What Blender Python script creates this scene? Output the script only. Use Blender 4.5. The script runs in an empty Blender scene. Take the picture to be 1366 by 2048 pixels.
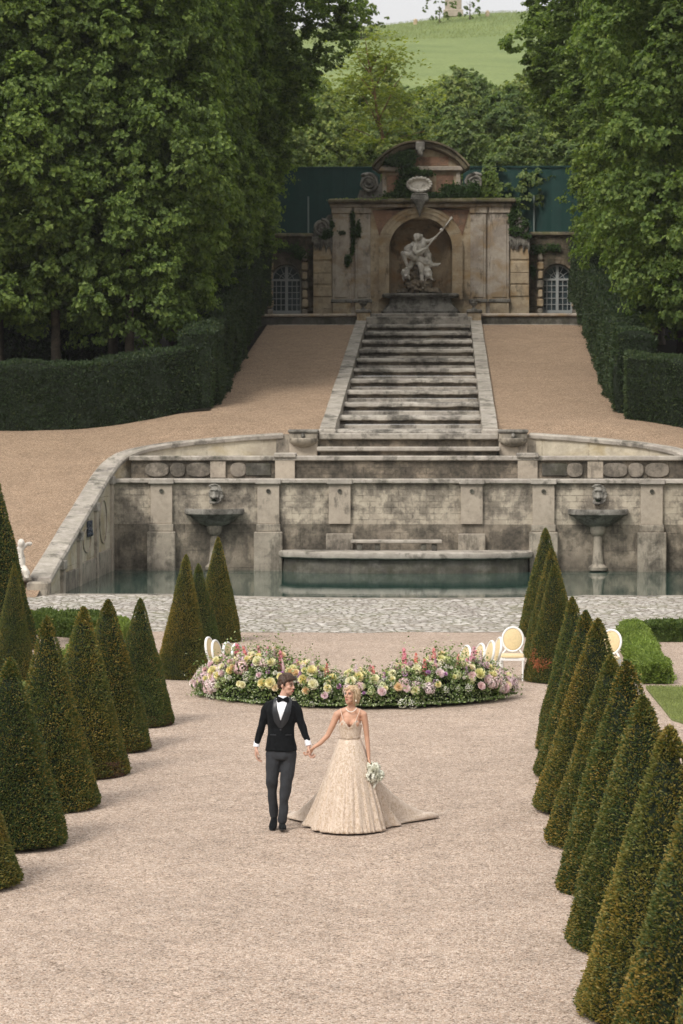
import bpy, math, random
import numpy as np
from mathutils import Vector, Matrix, Euler

random.seed(7); RNG = np.random.default_rng(7)
C = bpy.context.scene.collection
R = math.radians
PI = math.pi

# ------------------------------------------------------------------ camera model
FPX = 5000.0; HOR = 844.0; VPX = 883.0; CX, CZ = 1.3, 4.8
YAW = math.atan((VPX-683)/FPX); PITCH = math.atan((1024-HOR)/FPX)
CAMROT = Matrix.Rotation(YAW, 3, 'Z') @ Matrix.Rotation(PI/2-PITCH, 3, 'X')
def ray(px, py):
    return CAMROT @ Vector(((px-683)/FPX, -(py-1024)/FPX, -1))
def atD(px, py, D):
    d = ray(px, py); t = D/d.y
    return Vector((CX+d.x*t, D, CZ+d.z*t))
def gnd(px, py, z=0.0):
    d = ray(px, py); t = (z-CZ)/d.z
    return Vector((CX+d.x*t, d.y*t, z))

# ------------------------------------------------------------------ object helpers
def link(o, parent=None):
    C.objects.link(o)
    if parent is not None: o.parent = parent
    return o
def tag(o, label=None, cat=None, group=None, kind=None):
    if label: o['label'] = label
    if cat: o['category'] = cat
    if group: o['group'] = group
    if kind: o['kind'] = kind
    return o
def empty(name, loc=(0,0,0), rz=0, label=None, cat=None, group=None):
    o = bpy.data.objects.new(name, None); o.empty_display_size = .2
    o.location = loc; o.rotation_euler = (0,0,rz); link(o)
    return tag(o, label, cat, group)
def copy_tree(o, parent=None):
    c = o.copy(); C.objects.link(c); c.parent = parent
    for ch in list(o.children): copy_tree(ch, c)
    return c

def np_mesh(name, V, F, mats, smooth=True, mi=None, attrs=None):
    """V (n,3); F (m,k) constant k faces."""
    V = np.asarray(V, np.float32); F = np.asarray(F, np.int32)
    me = bpy.data.meshes.new(name)
    me.vertices.add(len(V)); me.vertices.foreach_set('co', V.ravel())
    k = F.shape[1]
    me.loops.add(F.size); me.loops.foreach_set('vertex_index', F.ravel())
    me.polygons.add(len(F))
    me.polygons.foreach_set('loop_start', np.arange(0, F.size, k, dtype=np.int32))
    try: me.polygons.foreach_set('loop_total', np.full(len(F), k, np.int32))
    except Exception: pass
    me.polygons.foreach_set('use_smooth', np.full(len(F), smooth))
    for m in (mats if isinstance(mats, (list, tuple)) else [mats]): me.materials.append(m)
    if mi is not None: me.polygons.foreach_set('material_index', np.asarray(mi, np.int32))
    if attrs:
        for an, av in attrs.items():
            a = me.attributes.new(an, 'FLOAT', 'POINT'); a.data.foreach_set('value', np.asarray(av, np.float32))
    me.update(calc_edges=True); me.validate()
    return me

class MB:
    def __init__(s): s.v = []; s.f = []
    def add(s, vs, fs):
        n = len(s.v); s.v += [tuple(v) for v in vs]; s.f += [tuple(i+n for i in f) for f in fs]; return s
    def hexa(s, p):   # 8 points: bottom 4 ccw, top 4 ccw
        return s.add(p, [(3,2,1,0),(4,5,6,7),(0,1,5,4),(1,2,6,5),(2,3,7,6),(3,0,4,7)])
    def box(s, x0, x1, y0, y1, z0, z1, bv=0.0):
        if bv <= 0:
            return s.hexa([(x0,y0,z0),(x1,y0,z0),(x1,y1,z0),(x0,y1,z0),(x0,y0,z1),(x1,y0,z1),(x1,y1,z1),(x0,y1,z1)])
        b = min(bv, (x1-x0)*.45, (y1-y0)*.45, (z1-z0)*.45)
        prof = [(b,0),(0,b),(0,z1-z0-b),(b,z1-z0)]
        rings = []
        for ins, zz in prof:
            X0,X1,Y0,Y1 = x0+ins,x1-ins,y0+ins,y1-ins; c = b if ins == 0 else 0
            c = b*.8
            rings.append([(X0+c,Y0,z0+zz),(X1-c,Y0,z0+zz),(X1,Y0+c,z0+zz),(X1,Y1-c,z0+zz),(X1-c,Y1,z0+zz),(X0+c,Y1,z0+zz),(X0,Y1-c,z0+zz),(X0,Y0+c,z0+zz)])
        return s.loft(rings, True)
    def loft(s, rings, caps=True, close=True):
        n = len(rings[0]); b = len(s.v)
        for r in rings: s.v += [tuple(p) for p in r]
        for i in range(len(rings)-1):
            for j in range(n if close else n-1):
                k = (j+1) % n
                s.f.append((b+i*n+j, b+i*n+k, b+(i+1)*n+k, b+(i+1)*n+j))
        if caps and close:
            s.f.append(tuple(b+j for j in range(n-1,-1,-1))); s.f.append(tuple(b+(len(rings)-1)*n+j for j in range(n)))
        return s
    def lathe(s, prof, c=(0,0,0), n=20, a0=0, a1=2*PI, sy=1.0, fn=None):
        rings = []
        full = abs(a1-a0-2*PI) < 1e-6
        m = n if full else n+1
        for r, z in prof:
            ring = []
            for j in range(m):
                a = a0+(a1-a0)*j/n; rr = r*(fn(a,z) if fn else 1)
                ring.append((c[0]+rr*math.cos(a), c[1]+rr*math.sin(a)*sy, c[2]+z))
            rings.append(ring)
        return s.loft(rings, True, full)
    def tube(s, pts, rs, n=8, sq=None):
        pts = [Vector(p) for p in pts]
        if not isinstance(rs, (list, tuple)): rs = [rs]*len(pts)
        rings = []
        t = (pts[1]-pts[0]).normalized()
        u = t.orthogonal().normalized()
        for i, p in enumerate(pts):
            if i == 0: t = pts[1]-pts[0]
            elif i == len(pts)-1: t = pts[-1]-pts[-2]
            else: t = pts[i+1]-pts[i-1]
            t.normalize(); u = (u-t*u.dot(t)).normalized(); w = t.cross(u)
            rings.append([p+(u*math.cos(2*PI*j/n)+w*math.sin(2*PI*j/n))*rs[i] for j in range(n)])
        return s.loft(rings, True)
    def ell(s, c, r, rot=None, nu=14, nv=9):
        rings = []
        for i in range(nv+1):
            a = -PI/2+PI*i/nv; cr = max(math.cos(a), 1e-3)
            ring = []
            for j in range(nu):
                b = 2*PI*j/nu
                p = Vector((r[0]*cr*math.cos(b), r[1]*cr*math.sin(b), r[2]*math.sin(a)))
                if rot is not None: p = rot @ p
                ring.append(p+Vector(c))
            rings.append(ring)
        return s.loft(rings, True)
    def cap(s, p0, p1, r0, r1, sq=1.0, n=12):   # tapered capsule, sq squashes along y
        p0 = Vector(p0); p1 = Vector(p1); t = (p1-p0); L = t.length; t = t.normalized() if L > 1e-6 else Vector((0,0,1))
        u = t.orthogonal().normalized(); w = t.cross(u); rings = []
        for a in (-85,-60,-30,0): rings.append((p0+t*r0*math.sin(R(a)), r0*math.cos(R(a))))
        for a in (0,30,60,85): rings.append((p1+t*r1*math.sin(R(a)), r1*math.cos(R(a))))
        out = []
        for p, rr in rings:
            ring = []
            for j in range(n):
                q = (u*math.cos(2*PI*j/n)+w*math.sin(2*PI*j/n))*rr; q.y *= sq
                ring.append(p+q)
            out.append(ring)
        return s.loft(out, True)
    def chain(s, pts, rs, sq=1.0):
        for i in range(len(pts)-1): s.cap(pts[i], pts[i+1], rs[i], rs[i+1], sq)
        return s
    def prism(s, poly, y0, y1):   # polygon in (x,z), extruded in y
        n = len(poly)
        a = sum(poly[i][0]*poly[(i+1)%n][1]-poly[(i+1)%n][0]*poly[i][1] for i in range(n))
        if a < 0: poly = poly[::-1]
        return s.add([(x,y0,z) for x,z in poly]+[(x,y1,z) for x,z in poly],
            [tuple(range(n)), tuple(range(2*n-1,n-1,-1))]+[(i,i+n,(i+1)%n+n,(i+1)%n) for i in range(n)])
    def prismz(s, poly, z0, z1):
        n = len(poly)
        return s.add([(x,y,z0) for x,y in poly]+[(x,y,z1) for x,y in poly],
            [tuple(range(n-1,-1,-1)), tuple(range(n,2*n))]+[(i,(i+1)%n,(i+1)%n+n,i+n) for i in range(n)])
    def xf(s, M):
        s.v = [tuple(M @ Vector(v)) for v in s.v]; return s
    def jitter(s, a, sc=1.0):
        from mathutils import noise
        out = []
        for v in s.v:
            d = noise.noise_vector(Vector(v)*sc); out.append((v[0]+d.x*a, v[1]+d.y*a, v[2]+d.z*a))
        s.v = out; return s
    def mesh(s, name, mat, smooth=True):
        me = bpy.data.meshes.new(name); me.from_pydata(s.v, [], s.f)
        for m in (mat if isinstance(mat, (list,tuple)) else [mat]): me.materials.append(m)
        import bmesh as _b
        b = _b.new(); b.from_mesh(me); _b.ops.recalc_face_normals(b, faces=b.faces); b.to_mesh(me); b.free()
        if smooth:
            me.shade_smooth()
            try: me.set_sharp_from_angle(angle=R(38))
            except Exception: pass
        return me
    def obj(s, name, mat, parent=None, smooth=True, loc=None):
        o = bpy.data.objects.new(name, s.mesh(name, mat, smooth)); link(o, parent)
        if loc is not None: o.location = loc
        return o
    def blob(s, name, mat, parent=None, vox=.008, it=3, fac=.5, disp=None, vcol=None):
        me = bpy.data.meshes.new('tmp'); me.from_pydata(s.v, [], s.f)
        o = bpy.data.objects.new('tmp', me); C.objects.link(o)
        m = o.modifiers.new('r', 'REMESH'); m.mode = 'VOXEL'; m.voxel_size = vox
        if it:
            m = o.modifiers.new('s', 'SMOOTH'); m.iterations = it; m.factor = fac
        dg = bpy.context.evaluated_depsgraph_get(); dg.update()
        r = bpy.data.meshes.new_from_object(o.evaluated_get(dg)); r.name = name
        bpy.data.objects.remove(o); bpy.data.meshes.remove(me)
        if disp: 
            from mathutils import noise
            a, sc = disp
            for v in r.vertices: v.co += noise.noise_vector(v.co*sc)*a
        r.materials.clear()
        for mm in (mat if isinstance(mat,(list,tuple)) else [mat]): r.materials.append(mm)
        r.shade_smooth()
        ob = bpy.data.objects.new(name, r); link(ob, parent)
        return ob

# ------------------------------------------------------------------ materials
MATS = {}
class NT:
    def __init__(s, name, disp=False):
        s.m = bpy.data.materials.new(name); s.m.use_nodes = True; s.t = s.m.node_tree; s.t.nodes.clear()
        s.out = s.n('ShaderNodeOutputMaterial')
    def n(s, typ, **k):
        nd = s.t.nodes.new(typ)
        for a, b in k.items():
            if a.startswith('i_'): nd.inputs[a[2:].replace('_',' ')].default_value = b
            else: setattr(nd, a, b)
        return nd
    def l(s, a, b): s.t.links.new(a, b)
    def pos(s, scale=(1,1,1), obj=False):
        if obj: src = s.n('ShaderNodeTexCoord').outputs['Object']
        else: src = s.n('ShaderNodeNewGeometry').outputs['Position']
        mp = s.n('ShaderNodeMapping'); mp.inputs['Scale'].default_value = scale; s.l(src, mp.inputs['Vector']); return mp.outputs[0]
    def noise(s, vec, scale, detail=5, rough=.6, dist=0.0):
        nd = s.n('ShaderNodeTexNoise'); nd.inputs['Scale'].default_value = scale; nd.inputs['Detail'].default_value = detail
        nd.inputs['Roughness'].default_value = rough; nd.inputs['Distortion'].default_value = dist; s.l(vec, nd.inputs['Vector']); return nd.outputs['Fac']
    def ramp(s, fac, stops, interp='LINEAR'):
        nd = s.n('ShaderNodeValToRGB'); cr = nd.color_ramp; cr.interpolation = interp
        while len(cr.elements) < len(stops): cr.elements.new(.5)
        for e, (p, c) in zip(cr.elements, stops):
            e.position = p; e.color = (c if isinstance(c, tuple) else (c,c,c))+(1,) if not (isinstance(c, tuple) and len(c)==4) else c
        s.l(fac, nd.inputs[0]); return nd.outputs[0]
    def mix(s, fac, a, b, mode='MIX'):
        nd = s.n('ShaderNodeMix', data_type='RGBA', blend_type=mode)
        for ix, v in ((0, fac), (6, a), (7, b)):
            sock = nd.inputs[ix]
            if hasattr(v, 'links'): s.l(v, sock)
            elif isinstance(v, tuple): sock.default_value = v+(1,)
            else: sock.default_value = v if ix == 0 else (v,v,v,1)
        return nd.outputs[2]
    def math(s, op, a, b=None, clamp=False):
        nd = s.n('ShaderNodeMath', operation=op); nd.use_clamp = clamp
        for i, v in enumerate((a, b)):
            if v is None: continue
            if hasattr(v, 'links'): s.l(v, nd.inputs[i])
            else: nd.inputs[i].default_value = v
        return nd.outputs[0]
    def bump(s, h, strength=.5, dist=.02, normal=None):
        nd = s.n('ShaderNodeBump'); nd.inputs['Strength'].default_value = strength; nd.inputs['Distance'].default_value = dist
        s.l(h, nd.inputs['Height'])
        if normal: s.l(normal, nd.inputs['Normal'])
        return nd.outputs[0]
    def bsdf(s, col, rough=.8, normal=None, metal=0, spec=.3, sheen=0, sss=0):
        p = s.n('ShaderNodeBsdfPrincipled')
        if hasattr(col, 'links'): s.l(col, p.inputs['Base Color'])
        else: p.inputs['Base Color'].default_value = col+(1,)
        if hasattr(rough, 'links'): s.l(rough, p.inputs['Roughness'])
        else: p.inputs['Roughness'].default_value = rough
        p.inputs['Metallic'].default_value = metal; p.inputs['Specular IOR Level'].default_value = spec
        p.inputs['Sheen Weight'].default_value = sheen
        if sss: p.inputs['Subsurface Weight'].default_value = sss; p.inputs['Subsurface Radius'].default_value = (.02,.008,.004)
        if normal: s.l(normal, p.inputs['Normal'])
        s.l(p.outputs[0], s.out.inputs[0]); s.p = p
        return s.m

def plain(name, col, rough=.7, metal=0, spec=.3, var=.12, sheen=0, sss=0, sc=30, bump=.1):
    t = NT(name); n = t.noise(t.pos(obj=True), sc, 3)
    c = t.ramp(n, [(.3, tuple(x*(1-var) for x in col)), (.7, tuple(min(1, x*(1+var)) for x in col))])
    return t.bsdf(c, rough, t.bump(n, bump, .003), metal, spec, sheen, sss)

def stone(name, light, dark, stain=(.035,.032,.026), amt=.5, sc=1.0, brick=None, streak=.5, warm=None, moss=0, jd=.35, rough=.9, bumpd=.02, damp=None):
    t = NT(name); P = t.pos()
    n1 = t.noise(P, 1.3*sc, 6, .65); n2 = t.noise(P, 7*sc, 6, .7); n3 = t.noise(P, 40*sc, 4, .7)
    c = t.mix(t.ramp(n1, [(.35,0.0),(.65,1.0)]), dark, light)
    c = t.mix(t.ramp(n2, [(.35,0.0),(.7,.5)]), c, tuple(x*1.25 for x in light))
    if warm:
        nw = t.noise(t.pos((.9,.9,1.4)), .8*sc, 4, .6, .6)
        c = t.mix(t.ramp(nw, [(.48,0.0),(.64,.85)]), c, warm)
    h = t.math('ADD', t.math('MULTIPLY', n2, .6), t.math('MULTIPLY', n3, .35))
    if brick:
        bw, bh = brick
        geo = t.n('ShaderNodeNewGeometry'); sx = t.n('ShaderNodeSeparateXYZ'); t.l(geo.outputs['Position'], sx.inputs[0])
        nz = t.noise(P, 1.7, 3)
        cb = t.n('ShaderNodeCombineXYZ'); t.l(t.math('ADD', sx.outputs[0], sx.outputs[1]), cb.inputs[0])
        t.l(t.math('ADD', sx.outputs[2], t.math('MULTIPLY', nz, .05)), cb.inputs[1])
        b = t.n('ShaderNodeTexBrick'); b.inputs['Scale'].default_value = 1; b.inputs['Brick Width'].default_value = bw; b.inputs['Row Height'].default_value = bh
        b.inputs['Mortar Size'].default_value = .012; b.inputs['Mortar Smooth'].default_value = .6; b.inputs['Bias'].default_value = -.2
        b.inputs['Color1'].default_value = (1,1,1,1); b.inputs['Color2'].default_value = (.68,.68,.68,1); b.inputs['Mortar'].default_value = (jd,jd,jd,1)
        t.l(cb.outputs[0], b.inputs['Vector'])
        jm = t.ramp(t.noise(P, 2.3, 5, .7), [(.42,0.0),(.62,1.0)])
        bc = t.mix(t.math('MULTIPLY', jm, .9), 1.0, b.outputs['Color'])
        c = t.mix(1.0, c, bc, 'MULTIPLY')
        h = t.math('SUBTRACT', h, t.math('MULTIPLY', t.math('MULTIPLY', b.outputs['Fac'], jm), 1.2))
    # stains: blotches plus long vertical runs
    ns = t.noise(P, .95*sc, 9, .72, .15); nv = t.noise(t.pos((2.4,2.4,.5)), 1.0*sc, 7, .78)
    ng = t.noise(P, .55*sc, 8, .75, .0); c = t.mix(t.ramp(ng, [(.5,0.0),(.62,.55)]), c, tuple(x*k for x,k in zip(light,(.52,.50,.52))))
    st = t.math('ADD', t.math('MULTIPLY', ns, 1-streak*.5), t.math('MULTIPLY', nv, streak*.5))
    lo = .60-.17*amt
    sf = t.ramp(st, [(lo, 0.0), (lo+.05, .55), (lo+.12, .92)])
    sp = t.ramp(n2, [(.3,.55),(.6,1.0)])
    c = t.mix(t.math('MULTIPLY', sf, sp), c, stain)
    if damp is not None:
        gz = t.n('ShaderNodeNewGeometry'); sz2 = t.n('ShaderNodeSeparateXYZ'); t.l(gz.outputs['Position'], sz2.inputs[0])
        dv = t.math('ADD', sz2.outputs[2], t.math('MULTIPLY', ns, 1.5)); c = t.mix(t.ramp(t.math('SUBTRACT', dv, damp-.5), [(.0,.85),(1.0,0.0)]), c, stain)
    pits = t.ramp(n3, [(.27,.8),(.38,0.0)]); c = t.mix(pits, c, stain)
    if moss:
        nm = t.noise(P, 2.3, 6, .7)
        nrm = t.n('ShaderNodeNewGeometry'); sz = t.n('ShaderNodeSeparateXYZ'); t.l(nrm.outputs['Normal'], sz.inputs[0])
        mf = t.math('MULTIPLY', t.ramp(nm, [(.42,0.0),(.55,1.0)]), t.math('ADD', t.math('MULTIPLY', sz.outputs[2], .7), .3, True), True)
        c = t.mix(t.math('MULTIPLY', mf, moss), c, (.07,.075,.02))
    return t.bsdf(c, rough, t.bump(h, .8, bumpd), spec=.2)

M = {}
M['wall'] = stone('weathered_limestone_courses', (.44,.385,.30), (.28,.24,.185), stain=(.055,.047,.040), amt=.8, brick=(.47,.20), streak=.5, jd=.45)
M['wall_low'] = stone('damp_limestone_blocks', (.30,.255,.195), (.15,.125,.095), amt=.95, brick=(1.1,.58), streak=.55, damp=.55)
M['oval'] = stone('worn_oval_stone', (.26,.225,.18), (.15,.13,.108), amt=.8)
M['pil'] = stone('smooth_limestone', (.38,.325,.26), (.27,.23,.18), amt=.35, streak=.9)
M['blk'] = stone('stained_limestone_block', (.34,.30,.24), (.22,.19,.15), amt=.7, streak=.8, damp=.35)
M['flank'] = stone('pale_flank_limestone', (.50,.445,.345), (.38,.33,.25), amt=.25, brick=(1.2,.6), streak=.9, damp=.3, warm=(.38,.31,.19))
M['cope'] = stone('grey_coping_stone', (.40,.36,.31), (.24,.215,.185), amt=.4, streak=.0, moss=.2)
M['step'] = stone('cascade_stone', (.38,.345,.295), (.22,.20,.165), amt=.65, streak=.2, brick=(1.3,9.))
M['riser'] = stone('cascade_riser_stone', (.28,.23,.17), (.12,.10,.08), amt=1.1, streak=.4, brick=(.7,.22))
M['ash'] = stone('warm_ashlar', (.46,.375,.26), (.33,.26,.175), amt=.35, brick=(1.5,.62), streak=.8, warm=(.34,.225,.11), jd=.55)
M['ashg'] = stone('grey_ashlar', (.43,.375,.31), (.31,.265,.215), amt=.4, streak=.9, warm=(.31,.22,.125))
M['niche'] = stone('niche_plaster', (.40,.31,.20), (.25,.185,.115), amt=.45, streak=.5, warm=(.30,.17,.075))
M['rubble'] = stone('dark_rubble', (.20,.155,.11), (.085,.07,.052), amt=.95, sc=1.6, brick=(.42,.26), moss=.6, bumpd=.06)
M['brickr'] = stone('red_brick_rubble', (.31,.185,.12), (.20,.12,.08), stain=(.14,.12,.09), amt=.45, sc=2.2, brick=(.22,.085), jd=1.5, bumpd=.03)
M['moss'] = stone('mossy_ledge', (.22,.18,.12), (.12,.10,.07), amt=.8, moss=1.0)
M['darkst'] = stone('dark_wet_stone', (.15,.14,.12), (.07,.066,.056), amt=.9, sc=1.3, moss=.4)
M['statue'] = stone('marble_statue', (.66,.62,.55), (.46,.42,.36), stain=(.12,.10,.075), amt=.35, sc=2.5, streak=.3)
M['rock'] = stone('carved_rock', (.30,.24,.17), (.13,.105,.075), amt=.8, sc=3)
M['lead'] = stone('mossy_carving', (.25,.235,.205), (.13,.12,.10), amt=.7, sc=2)

def gravel(name, cols, scale=55, big=.25, rot=0):
    t = NT(name); P = t.pos((1,1,1))
    v = t.n('ShaderNodeTexVoronoi'); v.inputs['Scale'].default_value = scale; v.inputs['Randomness'].default_value = 1; t.l(P, v.inputs['Vector'])
    sep = t.n('ShaderNodeSeparateColor'); t.l(v.outputs['Color'], sep.inputs[0])
    n = len(cols)
    c = t.ramp(sep.outputs[0], [(i/(n-1), col) for i, col in enumerate(cols)])
    v2 = t.n('ShaderNodeTexVoronoi'); v2.inputs['Scale'].default_value = scale*.37; t.l(P, v2.inputs['Vector'])
    s2 = t.n('ShaderNodeSeparateColor'); t.l(v2.outputs['Color'], s2.inputs[0])
    c = t.mix(.55, c, t.ramp(s2.outputs[1], [(0, .72),(.5,1.0),(1,1.22)]), 'MULTIPLY')
    nb = t.noise(P, .35, 6, .72); c = t.mix(big, c, t.ramp(nb, [(.3,.62),(.7,1.35)]), 'MULTIPLY')
    nc = t.noise(P, 2.6, 5, .7); c = t.mix(.5, c, t.ramp(nc, [(.3,.8),(.7,1.18)]), 'MULTIPLY')
    dk = t.ramp(v.outputs['Distance'], [(.45,1.0),(.85,.45)]); c = t.mix(.8, c, dk, 'MULTIPLY')
    h = t.math('ADD', t.math('MULTIPLY', v.outputs['Distance'], -1.0), t.math('MULTIPLY', sep.outputs[1], .5))
    nf = t.noise(P, 1.1, 4, .8, .4); nh = t.bump(t.math('ADD', nc, t.math('MULTIPLY', nf, 1.2)), .18, .05)
    c = t.mix(.5, c, t.ramp(nf, [(.34,.78),(.46,1.0),(.66,1.10)]), 'MULTIPLY')
    return t.bsdf(c, .95, t.bump(h, .8, .012, nh), spec=.15)
M['gravel'] = gravel('pale_pink_gravel', [(.18,.125,.09),(.39,.293,.222),(.45,.350,.273),(.49,.388,.307),(.58,.48,.402),(.41,.285,.205)], 56)
M['gravel2'] = gravel('tan_gravel', [(.14,.09,.058),(.27,.185,.12),(.31,.22,.148),(.35,.25,.17),(.40,.30,.21),(.28,.185,.115)], 42)

def cobble():
    t = NT('grey_cobblestones'); P = t.pos((1,.85,1)); nz = t.noise(P, 2.5, 2)
    v = t.n('ShaderNodeTexVoronoi', feature='DISTANCE_TO_EDGE'); v.inputs['Scale'].default_value = 4.6; t.l(P, v.inputs['Vector'])
    v2 = t.n('ShaderNodeTexVoronoi'); v2.inputs['Scale'].default_value = 4.6; t.l(P, v2.inputs['Vector'])
    sep = t.n('ShaderNodeSeparateColor'); t.l(v2.outputs['Color'], sep.inputs[0])
    c = t.ramp(sep.outputs[0], [(0,(.30,.27,.235)),(.4,(.44,.405,.36)),(.75,(.52,.48,.435)),(1,(.60,.56,.51))])
    c = t.mix(.5, c, t.ramp(t.noise(P,14,4), [(.3,.7),(.7,1.2)]), 'MULTIPLY')
    j = t.ramp(v.outputs['Distance'], [(.03,1.0),(.13,0.0)])
    nm = t.ramp(t.noise(P,.8,4), [(.4,0.0),(.6,1.0)])
    jc = t.mix(nm, (.16,.13,.10), (.12,.12,.05))
    c = t.mix(t.math('MULTIPLY', j, .85), c, jc)
    c = t.mix(t.ramp(t.noise(t.pos((.3,1,1)), .9, 5), [(.5,0.0),(.75,.5)]), c, (.40,.34,.27))
    h = t.ramp(v.outputs['Distance'], [(0,0.0),(.2,1.0)])
    return t.bsdf(c, .8, t.bump(h, 1, .05), spec=.25)
M['cobble'] = cobble()

def foliage(name, cols, trans=.35, tip=None, rough=.55, osc=.25, tiplo=.55, nsc=.55):
    t = NT(name); g = t.n('ShaderNodeNewGeometry')
    n = len(cols); c = t.ramp(g.outputs['Random Per Island'], [(i/(n-1), col) for i, col in enumerate(cols)])
    nb = t.noise(t.pos(), nsc, 3); c = t.mix(.6, c, t.ramp(nb, [(.3,.65),(.7,1.4)]), 'MULTIPLY')
    oi = t.n('ShaderNodeObjectInfo'); c = t.mix(osc, c, t.ramp(oi.outputs['Random'], [(0,(.6,.7,.6)),(.5,(1,1,1)),(1,(1.35,1.2,.8))]), 'MULTIPLY')
    if tip:
        a = t.n('ShaderNodeAttribute', attribute_name='tip')
        oc = t.n('ShaderNodeSeparateColor'); t.l(oi.outputs['Color'], oc.inputs[0])
        patch = t.ramp(t.noise(t.pos(), 1.3, 4, .6), [(.36,.25),(.62,1.0)])
        isl = t.ramp(t.math('ADD', g.outputs['Random Per Island'], oc.outputs[0]), [(tiplo,0.0),(tiplo+.18,1.0)])
        f = t.math('MULTIPLY', t.math('MULTIPLY', a.outputs['Fac'], isl), patch, True)
        tc = t.mix(g.outputs['Random Per Island'], tip[0], tip[1])
        c = t.mix(f, c, tc)
    d = t.n('ShaderNodeBsdfPrincipled'); t.l(c, d.inputs['Base Color']); d.inputs['Roughness'].default_value = rough; d.inputs['Specular IOR Level'].default_value = .25
    tr = t.n('ShaderNodeBsdfTranslucent'); t.l(t.mix(1.0, c, (1.3,1.35,.6), 'MULTIPLY'), tr.inputs[0])
    mx = t.n('ShaderNodeMixShader'); mx.inputs[0].default_value = trans; t.l(d.outputs[0], mx.inputs[1]); t.l(tr.outputs[0], mx.inputs[2])
    t.l(mx.outputs[0], t.out.inputs[0]); return t.m
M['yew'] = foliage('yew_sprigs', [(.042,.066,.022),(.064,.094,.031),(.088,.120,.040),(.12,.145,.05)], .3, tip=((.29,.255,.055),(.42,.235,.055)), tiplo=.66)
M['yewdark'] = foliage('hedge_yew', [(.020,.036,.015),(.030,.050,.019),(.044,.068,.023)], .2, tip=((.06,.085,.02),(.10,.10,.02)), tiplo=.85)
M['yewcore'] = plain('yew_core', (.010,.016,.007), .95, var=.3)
M['box'] = foliage('boxwood', [(.10,.15,.03),(.16,.22,.045),(.24,.30,.07)], .35)
M['boxdark'] = foliage('boxwood_dark', [(.05,.085,.02),(.08,.12,.03),(.13,.17,.04)], .3)
M['leafL'] = foliage('maple_leaves', [(.068,.108,.030),(.108,.162,.042),(.155,.222,.056),(.23,.30,.08)], .5)
M['leafR'] = foliage('maple_leaves_light', [(.074,.118,.032),(.118,.178,.046),(.17,.235,.062),(.25,.315,.09)], .5)
M['leafbg'] = foliage('hill_leaves', [(.09,.135,.055),(.135,.19,.07),(.19,.245,.09),(.27,.31,.12)], .45, osc=.6)
M['leafyel'] = foliage('young_maple_leaves', [(.15,.19,.04),(.20,.24,.05),(.27,.29,.07)], .5)
M['ivy'] = foliage('ivy_leaves', [(.02,.045,.012),(.035,.07,.018),(.06,.11,.025)], .25)
M['bark'] = stone('tree_bark', (.12,.095,.07), (.05,.04,.03), amt=.6, sc=4)
M['barkr'] = plain('red_bark', (.20,.12,.06), .8)
M['grass'] = foliage('lawn_grass', [(.16,.19,.07),(.21,.245,.09),(.27,.30,.12)], .3)
M['fence'] = plain('green_privacy_screen', (.008,.040,.034), .6, var=.15, sc=3)
M['post'] = plain('grey_post', (.16,.19,.18), .6)
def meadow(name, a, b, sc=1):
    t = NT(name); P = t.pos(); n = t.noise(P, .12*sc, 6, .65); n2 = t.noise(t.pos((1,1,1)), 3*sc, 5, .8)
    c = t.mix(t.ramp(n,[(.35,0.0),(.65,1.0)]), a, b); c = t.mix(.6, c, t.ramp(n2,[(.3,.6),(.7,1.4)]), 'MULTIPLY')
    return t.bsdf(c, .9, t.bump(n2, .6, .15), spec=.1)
M['meadow'] = meadow('hill_meadow', (.13,.17,.065), (.18,.22,.085))
M['lawn'] = meadow('lawn_turf', (.15,.18,.065), (.20,.23,.085), 4)
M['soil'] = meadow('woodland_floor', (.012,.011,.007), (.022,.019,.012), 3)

# ------------------------------------------------------------------ leaves
def leafquads(Cn, N, L, W, rng, fold=.15, droop=None):
    n = len(Cn); t = rng.normal(size=(n,3)); t -= (t*N).sum(1,keepdims=True)*N; t /= np.linalg.norm(t,axis=1,keepdims=True)+1e-9
    if droop is not None:
        t = t+droop; t /= np.linalg.norm(t,axis=1,keepdims=True)+1e-9
    b = np.cross(N, t); b /= np.linalg.norm(b,axis=1,keepdims=True)+1e-9
    L = L[:,None]; W = W[:,None]
    v0 = Cn-t*L*.5; v2 = Cn+t*L*.5-N*L*fold; v1 = Cn+b*W*.5+t*L*.08+N*W*fold; v3 = Cn-b*W*.5+t*L*.08+N*W*fold
    V = np.stack([v0,v1,v2,v3],1).reshape(-1,3); F = np.arange(n*4).reshape(-1,4)
    return V, F
def nrm(a): return a/(np.linalg.norm(a,axis=-1,keepdims=True)+1e-9)

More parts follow.
